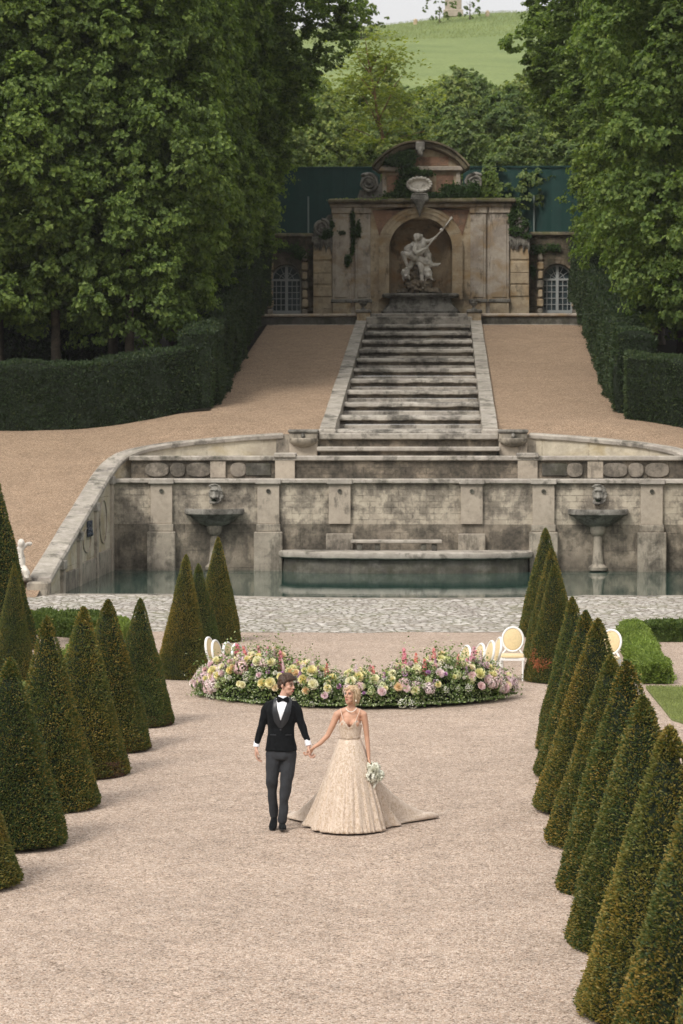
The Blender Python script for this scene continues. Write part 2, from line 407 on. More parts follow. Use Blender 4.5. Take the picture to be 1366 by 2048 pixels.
def crown_mesh(name, prof, mat, nb, per, leaf=(.17,.14), cr=.95, seed=1, rag=.09, fill=.22, flat=.75, sub=11, ell=1.0):
    """prof: (z, r). Boughs sit on a lumpy surface of revolution; each is a drooping dome of leaf tufts, so gaps between them stay dark"""
    rng = np.random.default_rng(seed)
    zs = np.array([p[0] for p in prof]); rs = np.array([p[1] for p in prof])
    zz = np.linspace(zs[0], zs[-1], 300); rr = np.interp(zz, zs, rs); w = rr+.15*rr.max(); w /= w.sum()
    k = np.arange(nb); cdf = np.cumsum(w); z = np.interp((k+.5)/nb, cdf, zz)+rng.normal(0,.18*cr,nb); a = (k*2.399963+rng.normal(0,.20,nb))%(2*PI)
    ph = rng.uniform(0,6.28,6)
    lump = 1+rag*(np.sin(3*a+z*.7+ph[0])+np.sin(5*a-z*1.1+ph[1])+.8*np.sin(2*a+z*1.6+ph[2])+rng.normal(0,.6,nb))
    inner = rng.random(nb) < fill
    kk = np.where(inner, rng.uniform(.5,.82,nb), 1.0)
    r = np.maximum(.1,np.interp(z, zs, rs)*lump-.35*cr)*kk
    cc = np.stack([r*np.cos(a), r*np.sin(a)*ell, z],1); out = np.stack([np.cos(a),np.sin(a),np.full(nb,.25)],1)
    sz = cr*rng.uniform(.65,1.3,nb)
    # tufts on the outer upper dome of every bough
    bi = np.repeat(np.arange(nb), sub); m = len(bi)
    d = nrm(rng.normal(size=(m,3))+out[bi]*.9+np.array([0,0,.35]))
    tc = cc[bi]+d*sz[bi][:,None]*[1,1,flat]*rng.uniform(.75,1.05,(m,1)); tc[:,2] -= .25*sz[bi]*np.abs(d[:,:2]).sum(1)*.5
    ti = np.repeat(np.arange(m), per); n = len(ti)
    q = nrm(rng.normal(size=(n,3)))*rng.random((n,1))**.5; ts = .34*sz[bi][ti][:,None]
    off = q*ts*[1,1,.55]; off[:,2] -= .35*np.hypot(off[:,0],off[:,1])
    Cn = tc[ti]+off
    N = nrm(d[ti]*.75+q*.5+np.array([0,0,.55])+rng.normal(0,.33,(n,3)))
    L = rng.uniform(.7,1.35,n)*leaf[0]; W = L*leaf[1]/leaf[0]
    V,F = leafquads(Cn, N, L, W, rng, .18)
    return np_mesh(name, V, F, mat, False)

def sprig_surface(P, N, L, W, rng, mat_core, mat_sprig, core, name, extra_jit=.5, up=.25):
    """blade shaped sprigs at P with normals N over a core (V,F quads) ; one mesh, attribute tip"""
    n = len(P); D = nrm(N+rng.normal(0,extra_jit,(n,3))+np.array([0,0,up]))
    s = nrm(np.cross(D, rng.normal(size=(n,3))))
    L = L[:,None]*rng.uniform(.6,1.35,(n,1)); W = W[:,None]
    base = P-N*L*.25
    v0 = base-s*W*.35; v1 = base+s*W*.35; v2 = base+D*L*.75+s*W*.5; v3 = base+D*L*1.1; 
    v2b = base+D*L*.75-s*W*.5
    V = np.stack([base, v2, v3, v2b],1).reshape(-1,3); F = np.arange(n*4).reshape(-1,4)
    tip = np.tile(np.array([0,.55,1,.55]), n)
    cv, cf = core
    nV = len(cv); V = np.concatenate([cv, V]); F = np.concatenate([cf, F+nV])
    tip = np.concatenate([np.zeros(nV), tip]); mi = np.concatenate([np.zeros(len(cf),int), np.ones(n,int)])
    return np_mesh(name, V, F, [mat_core, mat_sprig], False, mi, {'tip': tip})

print('helpers ok')
# ================================================================== SETTING: ground, terrain, pool
AX = .12     # axis of the water garden
WALLC = [(-9.62,68.9,.46),(-9.62,72.0,1.10),(-9.62,75.5,1.82),(-9.62,79.0,2.53),(-9.62,82.3,3.20),(-9.52,83.2,3.46),(-9.2,83.9,3.78),(-8.6,84.45,3.96),(-7.8,84.9,4.10),(-6.8,85.3,4.20),(-5.6,85.65,4.31),(-4.15,85.95,4.40)]
WR = [(-x+.15,y,z) for x,y,z in WALLC]
def seg_near(x, y, poly):
    best = None; bz = 0
    for (x0,y0,z0),(x1,y1,z1) in zip(poly, poly[1:]):
        dx,dy = x1-x0,y1-y0; t = np.clip(((x-x0)*dx+(y-y0)*dy)/(dx*dx+dy*dy),0,1)
        d = np.hypot(x-x0-t*dx, y-y0-t*dy); z = z0+t*(z1-z0)
        if best is None: best, bz = d, z
        else:
            m = d < best; bz = np.where(m,z,bz); best = np.minimum(best,d)
    return best, bz
def sstep(a,b,x):
    t = np.clip((x-a)/(b-a),0,1); return t*t*(3-2*t)
def terr(x, y):
    x = np.asarray(x,float); y = np.asarray(y,float)
    zc = 4.42+(y-86)*.1417; zc = np.where(y>122, 9.52+(y-122)*.03, zc)
    zl = np.maximum(0, .42+(y-69)*.19); zl = np.where(y>90, 4.41+(y-90)*.145, zl)
    ax = np.abs(x-.1)
    b = zc+(zl-zc)*sstep(6.8,12.5,ax)
    d, z = seg_near(-np.abs(x-.08), y, WALLC)
    w = 1-sstep(.2,3.2,d)
    b = b*(1-w)+(z-.07)*w
    return np.where(y<69.6, b*sstep(67.4,69.6,y)-.05*(1-sstep(67.0,67.8,y)), b)
def grid(name, x0,x1,y0,y1,st,fn,mat,keep=None, label=None):
    xs = np.arange(x0,x1+st*.5,st); ys = np.arange(y0,y1+st*.5,st)
    X,Y = np.meshgrid(xs,ys); Z = fn(X,Y)
    V = np.stack([X.ravel(),Y.ravel(),Z.ravel()],1); nx = len(xs)
    i,j = np.meshgrid(np.arange(len(xs)-1),np.arange(len(ys)-1)); a = (j*nx+i).ravel()
    F = np.stack([a,a+1,a+1+nx,a+nx],1)
    if keep is not None:
        cx = V[F].mean(1); F = F[keep(cx[:,0],cx[:,1])]
    o = bpy.data.objects.new(name, np_mesh(name, V, F, mat)); link(o); tag(o, kind='structure'); return o
# forecourt gravel: one sheet; the pool cuts it behind y = 67.4
def undul(X,Y): return .012*np.sin(X*.7+Y*.23)+.010*np.sin(X*.31-Y*.5)+.006*np.sin(X*1.9+Y*1.3)-.02
g1 = grid('gravel_ground', -46,46,-30,70.9,.9, lambda X,Y: undul(X,Y)*(1-sstep(50,56,Y)), M['gravel'],
    keep=lambda x,y: ~((np.abs(x-.1)<9.9)&(y>66.2)))
cob = MB()
ring = [(-9.7,68.6)]+[(x, 68.6-1.25*math.sqrt(max(0,1-((x-.1)/4.9)**2)) if abs(x-.1)<4.9 else 68.6) for x in np.linspace(-6,6.2,49)]+[(9.9,68.6)]
cobv = []; cobf = []
xs = np.unique(np.concatenate([np.linspace(-40,40,161)]))
def edge_y(x): return 68.6-1.3*math.sqrt(max(0,1-((x-.1)/5.1)**2)) if abs(x-.1)<5.1 else 68.6
def near_y(x): return 56.9+.12*math.sin(x*.9)+.08*math.sin(x*2.7)
nr = 14
for x in xs:
    e = edge_y(x) if abs(x-.1) < 10.3 else 70.5
    for k in range(nr+1): 
        t = k/nr; y = near_y(x)+(e-near_y(x))*t; cobv.append((x,y,.004+.02*t))
for i in range(len(xs)-1):
    for k in range(nr): a = i*(nr+1)+k; cobf.append((a,a+nr+1,a+nr+2,a+1))
o = bpy.data.objects.new('cobbled_path', np_mesh('cobbled_path', cobv, cobf, M['cobble'])); link(o); tag(o, kind='structure')
# stone kerb on the pool edge
kb = MB(); rings = []
for x in np.concatenate([np.linspace(-9.65,-5.1,10), -5+10.2*(.5-.5*np.cos(np.linspace(0,PI,41))), np.linspace(5.3,9.85,10)]):
    e = edge_y(x); rings.append([(x,e-.02,-.6),(x,e-.02,.045),(x,e+.22,.045),(x,e+.25,.02),(x,e+.25,-.6)])
kb.loft(rings, True); o = kb.obj('pool_edging', M['cope']); tag(o, kind='structure')
# water and pool bed
t = NT('pool_water_surface'); P = t.pos((1,1,1)); n1 = t.noise(t.pos((.5,1.6,1)), 1.6, 4, .6)
t.bsdf((.028,.066,.052), .015, t.bump(n1, .05, .03), spec=.5)
t.p.inputs['IOR'].default_value = 1.6; M['water'] = t.m
w = MB(); w.add([(-9.8,66.9,-.12),(10,66.9,-.12),(10,83,-.12),(-9.8,83,-.12)], [(0,1,2,3)]); o = w.obj('pool_water', M['water']); tag(o, kind='structure')
# slope terrain
def outside(x,y):
    ax = np.abs(x-.08)
    ycurve = np.interp(ax, [4.15,5.6,6.8,7.8,8.6,9.2,9.52,9.63], [85.95,85.65,85.3,84.9,84.45,83.9,83.2,82.3])
    pool = (ax < 9.62+.16) & (y < ycurve+.16)
    st = (np.abs(x-.15) < 2.75) & (y > 80) & (y < 122.6)
    return ~(pool|st)
g2 = grid('gravel_slope', -40,40,66,124,.25, terr, M['gravel2'], keep=lambda x,y: outside(x,y)&((np.abs(x)>9.7)|(y>80)))
# woodland floor strips under the trees, a thin sheet above the slope
for nm,sg in (('woodland_floor',-1),('woodland_floor',1)):
    grid(nm, *( (-45,-7.6) if sg<0 else (8.3,45) ), 91.6,150,.9, lambda X,Y: terr(X,np.minimum(Y,124))+.05+np.maximum(0,Y-124)*.2, M['soil'])
# hill
def hillz(X,Y):
    t = np.clip((Y-127)/(262-127),0,1); z = 13.2+(46.6-13.2)*(t**.92)
    z = z+np.where(Y>262,-(Y-262)*.10,0)-((X-12)/70)**2*6+.5*np.sin(X*.11+1)*sstep(140,200,Y)+.35*np.sin(X*.23+Y*.07)
    return z
grid('hill', -140,160,129,330,2.5, hillz, M['meadow'])
grid('far_ground', -600,600,-600,900,100, lambda X,Y: X*0-3.0, M['meadow'])

# ================================================================== POOL WALLS
def fx(px, D): return CX+(px-VPX)*D/FPX
def fz(py, D): return CZ+(HOR-py)*D/FPX

# --- main back wall
fw = empty('fountain_wall', (AX,82.6,0), 0, 'long stained limestone wall rising straight from the back of the pool, with flat pilasters', 'wall')
def at_parent(o, par):   # children built in world coordinates: shift the mesh by the parent's place
    o.data.transform(Matrix.Translation(-Vector(par.location))); return o
def part(mb, name, mat, par, smooth=True):
    o = mb.obj(name, mat, par, smooth); return at_parent(o, par)
def subpart(mb, name, mat, child, root, smooth=True):
    o = mb.obj(name, mat, child, smooth); return at_parent(o, root)
part(MB().box(-9.58,9.75,82.6,83.4,1.42,2.77), 'wall_face', M['wall'], fw)
part(MB().box(-9.58,9.75,82.56,83.38,-1.0,1.417), 'lower_wall', M['wall_low'], fw)
cp = MB().box(-9.6,9.76,82.44,83.55,2.77,2.92,.03)
cp.jitter(.012,3); part(cp, 'coping', M['cope'], fw)
for xo in (-8.09,-4.54,-2.18,2.18,4.54,8.09):
    x = AX+xo; big = abs(xo) > 3
    p = part(MB().box(x-.36,x+.36,82.46,82.61,1.43,2.765,.012), 'pilaster', M['pil'], fw)
    subpart(MB().box(x-.42,x+.42,82.36,82.62,2.74,2.935,.03), 'pilaster_cap', M['cope'], p, fw)
    if big:
        subpart(MB().box(x-.40,x+.40,82.40,82.6,1.18,1.43,.02), 'plinth_cap', M['blk'], p, fw)
        subpart(MB().box(x-.47,x+.47,82.28,82.6,-1,1.178,.03), 'plinth', M['blk'], p, fw)
    else:
        subpart(MB().box(x-.45,x+.45,82.38,82.6,.5,1.12,.025), 'plinth', M['blk'], p, fw)
    sp = MB().lathe([(.0,0),(.06,0),(.075,.02),(.07,.05),(.035,.05),(.03,.02),(0,.02)],(0,0,0),12)
    sp.xf(Matrix.Translation((x,82.462,2.52)) @ Matrix.Rotation(PI/2,4,'X')); subpart(sp, 'spout', M['darkst'], p, fw)
# carved masks above the two fountain bowls
def mask(x):
    m = MB(); m.ell((0,0,.02),(.20,.15,.27)); m.chain([(0,-.1,.14),(0,-.2,-.02),(0,-.22,-.08)],[.05,.06,.075]); m.ell((0,-.14,.15),(.15,.07,.05))
    rg = random.Random(int(x*10))
    for k in range(22):
        a = R(-200+k*10.5+90)*1.15; r1 = .21; m.chain([(r1*math.cos(a),-.02,.04+.27*math.sin(a)),(1.25*r1*math.cos(a)+rg.uniform(-.02,.02),-.07,.04+.33*math.sin(a)-.03)],[.045,.03])
    m.ell((-.09,-.13,-.08),(.06,.06,.06)); m.ell((.09,-.13,-.08),(.06,.06,.06)); m.ell((0,-.12,-.27),(.10,.08,.05))
    o = m.blob('mask', M['lead'], fw, .016, 1, disp=(.025,9)); o.data.transform(Matrix.Translation((x-fw.location.x,-.08,2.40)))
    q = MB().ell((x,82.40,2.215),(.085,.06,.055)); subpart(q, 'mouth', M['yewcore'], o, fw)
for x in (AX-6.33, AX+6.33): mask(x)

def fountain_bowl(x, lab):
    t = empty('fountain_bowl', (x,82.5,-.1), 0, lab, 'fountain', 'fountain bowls on the pool wall')
    bp = [(.30,-.56),(.45,-.50),(.62,-.40),(.80,-.24),(.93,-.19),(.99,-.15),(1.0,-.03),(.97,.02),(.92,.02),(.82,-.08),(.4,-.16),(.01,-.18)]
    b = MB().lathe(bp,(0,0,2.02),32,PI,2*PI,.78,lambda a,z: 1+(.022*math.cos(a*16) if z<-.18 else 0)); b.obj('bowl', M['lead'], t)
    MB().lathe([(.01,0),(.30,0),(.31,.10),(.20,.20),(.17,.45),(.145,.8),(.14,1.12),(.19,1.16),(.25,1.26),(.27,1.45),(.28,1.5)],(0,0,.02),16,PI,2*PI).obj('pedestal', M['blk'], t)
    return t
fountain_bowl(AX-6.33, 'round stone fountain bowl on a stem against the pool wall, left of the centre')
fountain_bowl(AX+6.33, 'round stone fountain bowl on a stem against the pool wall, right of the centre')

# --- half round platform in the water with a bench
pf = empty('stone_platform', (AX,82.5,-.12), 0, 'half-round stone platform rising out of the pool below the middle of the wall', 'platform')
def halfell(a,b,n=40,p=2.6): 
    pts = []
    for k in range(n+1):
        th = PI+PI*k/n; c,s_ = math.cos(th), math.sin(th)
        pts.append((a*math.copysign(abs(c)**(2/p),c), b*math.copysign(abs(s_)**(2/p),s_)))
    return pts
body = MB(); r0 = [(x,y,-.9) for x,y in halfell(4.1,1.5)]; r1 = [(x,y,.52) for x,y in halfell(4.02,1.42)]
body.loft([r0,r1], True); body.obj('platform_body', M['darkst'], pf)
sl = MB(); sl.loft([[(x,y,z) for x,y in halfell(4.18+e,1.6+e)] for e,z in ((-.06,.46),(.0,.50),(.02,.58),(-.0,.66),(-.06,.69),(-.5,.70))], True)
sl.jitter(.02,2); sl.obj('platform_rim', M['cope'], pf)
bn = empty('stone_bench', (AX-.3,82.0,.58), 0, 'low narrow stone bench on the platform at the foot of the pool wall', 'bench')
MB().box(-1.5,1.5,-.18,.22,.24,.36,.03).jitter(.01,3).obj('seat', M['cope'], bn)
for x in (-1.2,-.62,.9,1.25): MB().box(x-.09,x+.09,-.1,.18,0,.24,.02).obj('leg', M['darkst'], bn)

# --- upper tier
tw = empty('terrace_wall', (AX,83.5,2.9), 0, 'lower blackened stone parapet set back above the long pool wall, with raised oval panels', 'wall')
x0,x1 = -9.1,9.35
part(MB().box(x0,x1,83.55,84.1,2.6,3.5), 'wall_face', M['riser'], tw)
part(MB().box(x0-.05,x1+.05,83.42,84.2,3.5,3.67,.035).jitter(.015,3), 'coping', M['cope'], tw)
part(MB().box(-4.6,4.9,85.9,86.4,2.6,4.38), 'back_wall', M['blk'], tw)
part(MB().box(-9.3,9.5,84.0,86.2,2.6,3.56), 'terrace_floor', M['cope'], tw)
for xo in (-4.05,4.05):
    p = part(MB().box(AX+xo-.33,AX+xo+.33,83.44,83.6,2.9,3.6,.015), 'post', M['pil'], tw)
    subpart(MB().box(AX+xo-.37,AX+xo+.37,83.36,84.15,3.60,3.77,.03), 'post_cap', M['cope'], p, tw)
for sg in (-1,1):
    part(MB().box(AX+sg*6.3-.26,AX+sg*6.3+.26,83.47,83.6,2.92,3.5,.02), 'block', M['pil'], tw)
    for a,wd in ((8.35,.40),(7.65,.26),(6.95,.42),(5.62,.27)):
        rr = [];
        for ins,dy in ((0,0),(0,-.05),(.03,-.075),(.3,-.08)):
            rr.append([(AX+sg*a+math.copysign(abs(math.cos(th))**.75,math.cos(th))*(wd-ins*.8), 83.555+dy, 3.2+math.copysign(abs(math.sin(th))**.75,math.sin(th))*(.24-ins*.5)) for th in np.linspace(0,2*PI,24,endpoint=False)])
        part(MB().loft(rr), 'oval_panel', M['oval'], tw)
    part(MB().box(AX+sg*4.95-.42,AX+sg*4.95+.42,83.50,83.6,3.0,3.42,.02), 'panel', M['darkst'], tw)

# --- curved side walls
def curved_wall(poly, sg, lab):
    t = empty('curved_wall', (poly[0][0],poly[0][1],0), 0, lab, 'wall')
    # refine
    pts = []
    for (a,b) in zip(poly, poly[1:]):
        for k in range(4): pts.append(Vector(a).lerp(Vector(b), k/4))
    pts.append(Vector(poly[-1]))
    # smooth corners
    for _ in range(3): pts = [pts[0]]+[(pts[i-1]+pts[i]*2+pts[i+1])/4 for i in range(1,len(pts)-1)]+[pts[-1]]
    face = []; cap = []
    for i,p in enumerate(pts):
        d = (pts[min(i+1,len(pts)-1)]-pts[max(i-1,0)]); d.z = 0; d.normalize()
        nrmv = Vector((-d.y,d.x,0))*(1 if sg<0 else -1)   # outward, away from the pool
        def q(o,z): v = p+nrmv*o; return (v.x,v.y,z)
        face.append([q(0,-1),q(0,p.z-.16),q(.45,p.z-.16),q(.45,-1)])
        cap.append([q(-.08,p.z-.15),q(-.10,p.z-.04),q(-.05,p.z+.02),q(.5,p.z+.03),q(.56,p.z-.03),q(.55,p.z-.3)])
    part(MB().loft(face), 'wall_face', M['flank'] , t)
    c = MB().loft(cap); c.jitter(.015,2.2); part(c, 'coping', M['cope'], t)
    # pilasters, base moulding and oval frames on the straight flank
    X = poly[0][0]; 
    def ztop(y): return float(np.interp(y,[p[1] for p in poly],[p[2] for p in poly]))
    s = 1 if sg<0 else -1
    xa, xb = (X-.02, X+.10) if s>0 else (X-.10, X+.02)
    for y in (71.4,74.7,78.4,82.1):
        p = part(MB().box(xa,xb,y-.22,y+.22,-.5,ztop(y)-.26,.01), 'pilaster', M['pil'], t)
        subpart(MB().box(min(xa,xb)-(0.04 if s<0 else 0),max(xa,xb)+(.04 if s>0 else 0),y-.28,y+.28,ztop(y)-.42,ztop(y)-.15,.02), 'pilaster_cap', M['cope'], p, t)
    for y0,y1 in ((71.7,74.4),(75.0,78.1),(78.7,81.8)):
        zb = .42+.03*(y0-71)
        part(MB().box(xa+.03*(s>0),xb-.03*(s>0) if s>0 else xb,y0,y1,-.5,zb,.02), 'base_block', M['blk'], t)
        ym = (y0+y1)/2; zt = ztop(ym)-.45; zc = (zt+zb)/2+.1; hh = (zt-zb)/2-.15
        if hh > .2:
            ptsr = [(X+s*.02, ym+(y1-y0)*.27*math.cos(a), zc+hh*math.sin(a)) for a in np.linspace(0,2*PI,33)]
            part(MB().tube(ptsr,.02,6), 'oval_frame', M['pil'], t)
    # end block
    part(MB().box(X-.5 if s>0 else X-.1, X+.1 if s>0 else X+.5, 68.35,68.95,-.3,.40,.05), 'end_block', M['blk'], t)
    return t
cwl = curved_wall(WALLC, -1, 'pale stone flank wall that climbs beside the pool on the left and curves back to the cascade')
cwr = curved_wall(WR, 1, 'pale stone wall that curves from the right of the cascade towards the edge of the picture')
pq = MB().box(-9.6,-9.56,76.5,77.5,1.25,1.75,.02); 
for k in range(14): 
    a = random.uniform(76.6,77.4); z = random.uniform(1.3,1.7); pq.ell((-9.55,a,z),(.03,.08,.06),nu=8,nv=5)
o = part(pq, 'metal_plaque', plain('tarnished_plaque',(.06,.07,.09),.5,.3,var=.5,sc=12), cwl)

# --- pedestals with shell bowls at the foot of the cascade
for x,lab in ((AX-3.55,'square stone pedestal with a half-round mossy bowl left of the lowest steps'),(AX+3.62,'square stone pedestal with a half-round mossy bowl right of the lowest steps')):
    t = empty('bowl_pedestal', (x,85.6,3.55), 0, lab, 'pedestal', 'bowl pedestals at the foot of the cascade')
    MB().box(-.48,.48,-.05,.75,-.3,.98,.03).obj('pedestal', M['pil'], t)
    MB().lathe([(.02,-.24),(.2,-.22),(.42,-.12),(.5,-.02),(.50,.05),(.46,.08)],(0,.0,.62),20,PI,2*PI,.8).obj('bowl', M['blk'], t)
    MB().box(-.52,.52,-.32,.78,.86,.99,.04).jitter(.02,3).obj('slab', M['lead'], t)
    MB().box(-.47,.47,-.26,.1,.66,.87,.02).obj('basin_front', M['blk'], t)
    m = MB().ell((0,-.28,.78),(.07,.06,.09)); m.ell((0,-.34,.76),(.025,.03,.04)); m.obj('mask', M['lead'], t)
    MB().box(-.55,.55,-.12,.8,-.35,.02,.03).obj('footing', M['blk'], t)

# ================================================================== CASCADE
cs = empty('cascade_stairs', (.17,85.2,3.56), 0, 'wide water cascade of long stone steps climbing to the grotto', 'staircase')
ox,oy,oz = cs.location
def stepmesh(y0, y1, zt, zb, hw, seed):
    """nosing slab with a weathered slanting lip over two recessed risers"""
    r = random.Random(seed); m = MB(); n = 15
    nos = []; 
    for i in range(n):
        x = -hw+2*hw*i/(n-1); j = r.uniform(-.025,.025); k = r.uniform(-.02,.02)
        nos.append([(x,y0+.02+j,zt-.22+k),(x,y0-.05+j,zt-.18+k),(x,y0-.04+j,zt-.10),(x,y0+.16+j,zt-.015+k*.5),(x,y0+1.2,zt),(x,y1+.3,zt+.01),(x,y1+.3,zt-.24)])
    m.loft(nos); return m
Y = [86.55+3.55*k for k in range(11)]
for k,y in enumerate(Y):
    z = 4.56+.1417*3.55*k; hw = 2.56-.005*k
    s_ = stepmesh(y-oy, y+3.5-oy, z-oz, 0, hw, k).obj('step', M['step'], cs)
    zb = (z-.1417*3.55 if k else 4.1)
    rs = MB(); n = 12; r = random.Random(k+50)
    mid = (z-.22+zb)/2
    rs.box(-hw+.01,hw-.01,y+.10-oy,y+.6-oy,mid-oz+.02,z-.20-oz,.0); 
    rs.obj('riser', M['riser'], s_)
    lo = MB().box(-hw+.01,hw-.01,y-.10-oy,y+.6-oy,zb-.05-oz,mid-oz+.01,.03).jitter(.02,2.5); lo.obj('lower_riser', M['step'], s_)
# landing ledges at the bottom
for (y0,y1,z0,z1,hw,mat) in ((85.62,86.9,4.20,4.41,3.07,'step'),(85.80,86.9,3.94,4.20,3.0,'riser'),(85.18,85.9,3.80,3.96,3.12,'cope'),(85.36,85.9,3.5,3.80,3.0,'riser')):
    MB().box(-hw,hw,y0-oy,y1-oy,z0-oz,z1-oz,.03 if mat!='riser' else 0).jitter(.012,2).obj('ledge', M[mat], cs)
for sg in (-1,1):
    rr = []
    for k in range(25):
        t_ = k/24; y = 86.3+(122.6-86.3)*t_; z = 4.42+(y-86)*.1417+.16
        a,b = (2.54,3.06)
        rr.append([(sg*a,y-oy,z-oz-1.2),(sg*a,y-oy,z-oz),(sg*b,y-oy,z-oz),(sg*b,y-oy,z-oz-1.2)])
    st = MB().loft(rr).jitter(.02,1.5).obj('side_kerb', M['cope'], cs)
    MB().box(min(sg*2.5,sg*3.12),max(sg*2.5,sg*3.12),85.75-oy,86.35-oy,4.28-oz,4.56-oz,.05).obj('kerb_end', M['cope'], cs)

# ================================================================== NYMPHAEUM (grotto front)
DF = 126.0
ny = empty('grotto_facade', (fx(843,DF),DF,9.9), 0, 'baroque stone grotto front with paired pilasters, arched niche and curved pediment above the steps', 'monument')
def X_(px): return fx(px,DF)
def Z_(py): return fz(py,DF)
def fb(px0,py0,px1,py1,y0,y1,bv=0.0): return MB().box(X_(px0),X_(px1),DF+y0,DF+y1,Z_(py1),Z_(py0),bv)
XC = X_(841); RI = 63/39.7; RO = 88/39.7; ZS = Z_(500)
# front wall with an arched opening
def arch_wall(cx, ri, zs, x0, x1, z0, z1, y, th, n=28):
    m = MB(); A = [PI-PI*k/n for k in range(n+1)]
    inner = [(cx-ri,z0)]+[(cx+ri*math.cos(a), zs+ri*math.sin(a)) for a in A]+[(cx+ri,z0)]
    outer = [(x0,z0)]
    for a in A:
        c,s_ = math.cos(a), math.sin(a)
        tx = (x1-cx)/c if c>1e-6 else ((x0-cx)/c if c<-1e-6 else 1e9); tz = (z1-zs)/s_ if s_>1e-6 else 1e9
        t_ = min(tx,tz); outer.append((cx+c*t_, zs+s_*t_))
    outer.append((x1,z0))
    k = len(inner)
    vs = [(x,y,z) for x,z in inner]+[(x,y,z) for x,z in outer]+[(x,y+th,z) for x,z in inner]
    fs = [(i,i+1,k+i+1,k+i) for i in range(k-1)]+[(i,2*k+i,2*k+i+1,i+1) for i in range(k-1)]
    m.add(vs,fs)
    # corners fill
    m.add([(x0,y,z1),(x0,y,z0)],[])
    return m
part(arch_wall(XC,RI,ZS,X_(741),X_(940),Z_(632),Z_(416),DF+.16,.3), 'wall', M['ash'], ny)
for xx in ((X_(741),X_(741)+.5),(X_(940)-.5,X_(940))): pass
part(MB().box(X_(741),X_(940),DF+.18,DF+.22,Z_(440),Z_(414)), 'frieze', M['ash'], ny)
part(fb(664,412,742,632,.17,1.5), 'wall', M['ashg'], ny); part(fb(939,412,1019,632,.17,1.5), 'wall', M['ashg'], ny)
part(fb(664,414,1019,428,1.9,2.6), 'wall', M['ashg'], ny)
# niche
m = MB(); n = 24; rings = []
for i in range(12):
    z = Z_(632)+(ZS-Z_(632))*i/11
    rings.append([(XC+RI*math.cos(a), DF+.44+1.35*math.sin(a), z) for a in np.linspace(0,PI,n+1)])
m.loft(rings, False, False)
rings = []
for i in range(11):
    e = PI/2*i/10
    rings.append([(XC+RI*math.cos(a)*math.cos(e), DF+.44+1.35*math.sin(a)*math.cos(e), ZS+RI*math.sin(e)) for a in np.linspace(0,PI,n+1)])
m.loft(rings, False, False); part(m, 'niche', M['niche'], ny)
# archivolt: three stepped mouldings
ar = MB()
for r0,r1,dy in ((RI,RI+.22,.03),(RI+.22,RI+.42,-.02),(RI+.42,RI+.52,-.07)):
    rr = []
    for a in [None]+list(np.linspace(PI,0,37))+[1]:
        if a is None: c,s_,zz = -1,0,Z_(600)
        elif a == 1 and isinstance(a,int): c,s_,zz = 1,0,Z_(600)
        else: c,s_,zz = math.cos(a),math.sin(a),ZS
        rr.append([(XC+c*r0,DF+.17,zz+s_*r0),(XC+c*r0,DF+dy,zz+s_*r0),(XC+c*r1,DF+dy,zz+s_*r1),(XC+c*r1,DF+.17,zz+s_*r1)])
    ar.loft(rr)
part(ar, 'archivolt', M['ash'], ny)
# brick spandrels
for sg in (-1,1):
    pol = []
    x_out = XC+sg*(RO+.22); 
    for a in np.linspace(R(18),R(78),14): pol.append((XC+sg*(RI+.60)*math.cos(a), ZS+(RI+.60)*math.sin(a)))
    pol += [(XC+sg*(RI+.60)*math.cos(R(78)), Z_(422)),(x_out, Z_(422)),(x_out, ZS+(RI+.6)*math.sin(R(18)))]
    mm = MB(); cpt = (x_out, Z_(422)); k = len(pol)
    mm.add([(x,DF+.125,z) for x,z in pol]+[(cpt[0],DF+.125,cpt[1])],[(i,i+1,k) for i in range(k-1)]); part(mm, 'brick_panel', M['brickr'], ny)
# pilasters
for a,b in ((664,703),(709,742),(939,972),(978,1018)):
    p = part(fb(a+1,428,b-1,602,0,.3,.03), 'pilaster', M['ashg'], ny)
    subpart(fb(a+6,440,b-6,596,-.045,.1,.02), 'shaft_panel', M['ashg'], p, ny)
    subpart(fb(a-1,416,b+1,429,-.07,.3,.03), 'capital', M['ashg'], p, ny)
    subpart(fb(a-2,599,b+2,606,-.1,.3,.03), 'base_moulding', M['lead'], p, ny)
    subpart(fb(a+1,605,b-1,640,-.04,.3,.02), 'pedestal', M['ash'], p, ny)
def volute(cx, cz, r, sg, y, dep):
    m = MB(); n = 26
    ring = lambda k,yy: [(cx+r*k*math.cos(a),yy,cz+r*k*math.sin(a)) for a in np.linspace(0,2*PI,n,endpoint=False)]
    m.loft([ring(.95,y+dep),ring(.95,y+.06),ring(.86,y),ring(.1,y+.03)])
    sp = []
    for k in range(34):
        t_ = k/33; a = PI/2+sg*t_*2.4*2*PI; sp.append((cx+r*(1-.85*t_)*math.cos(a),y-.01,cz+r*(1-.85*t_)*math.sin(a)))
    m.tube(sp,[.085*(1-.5*k/33) for k in range(34)],7); m.ell((cx,y-.02,cz),(.09,.08,.09)); return m
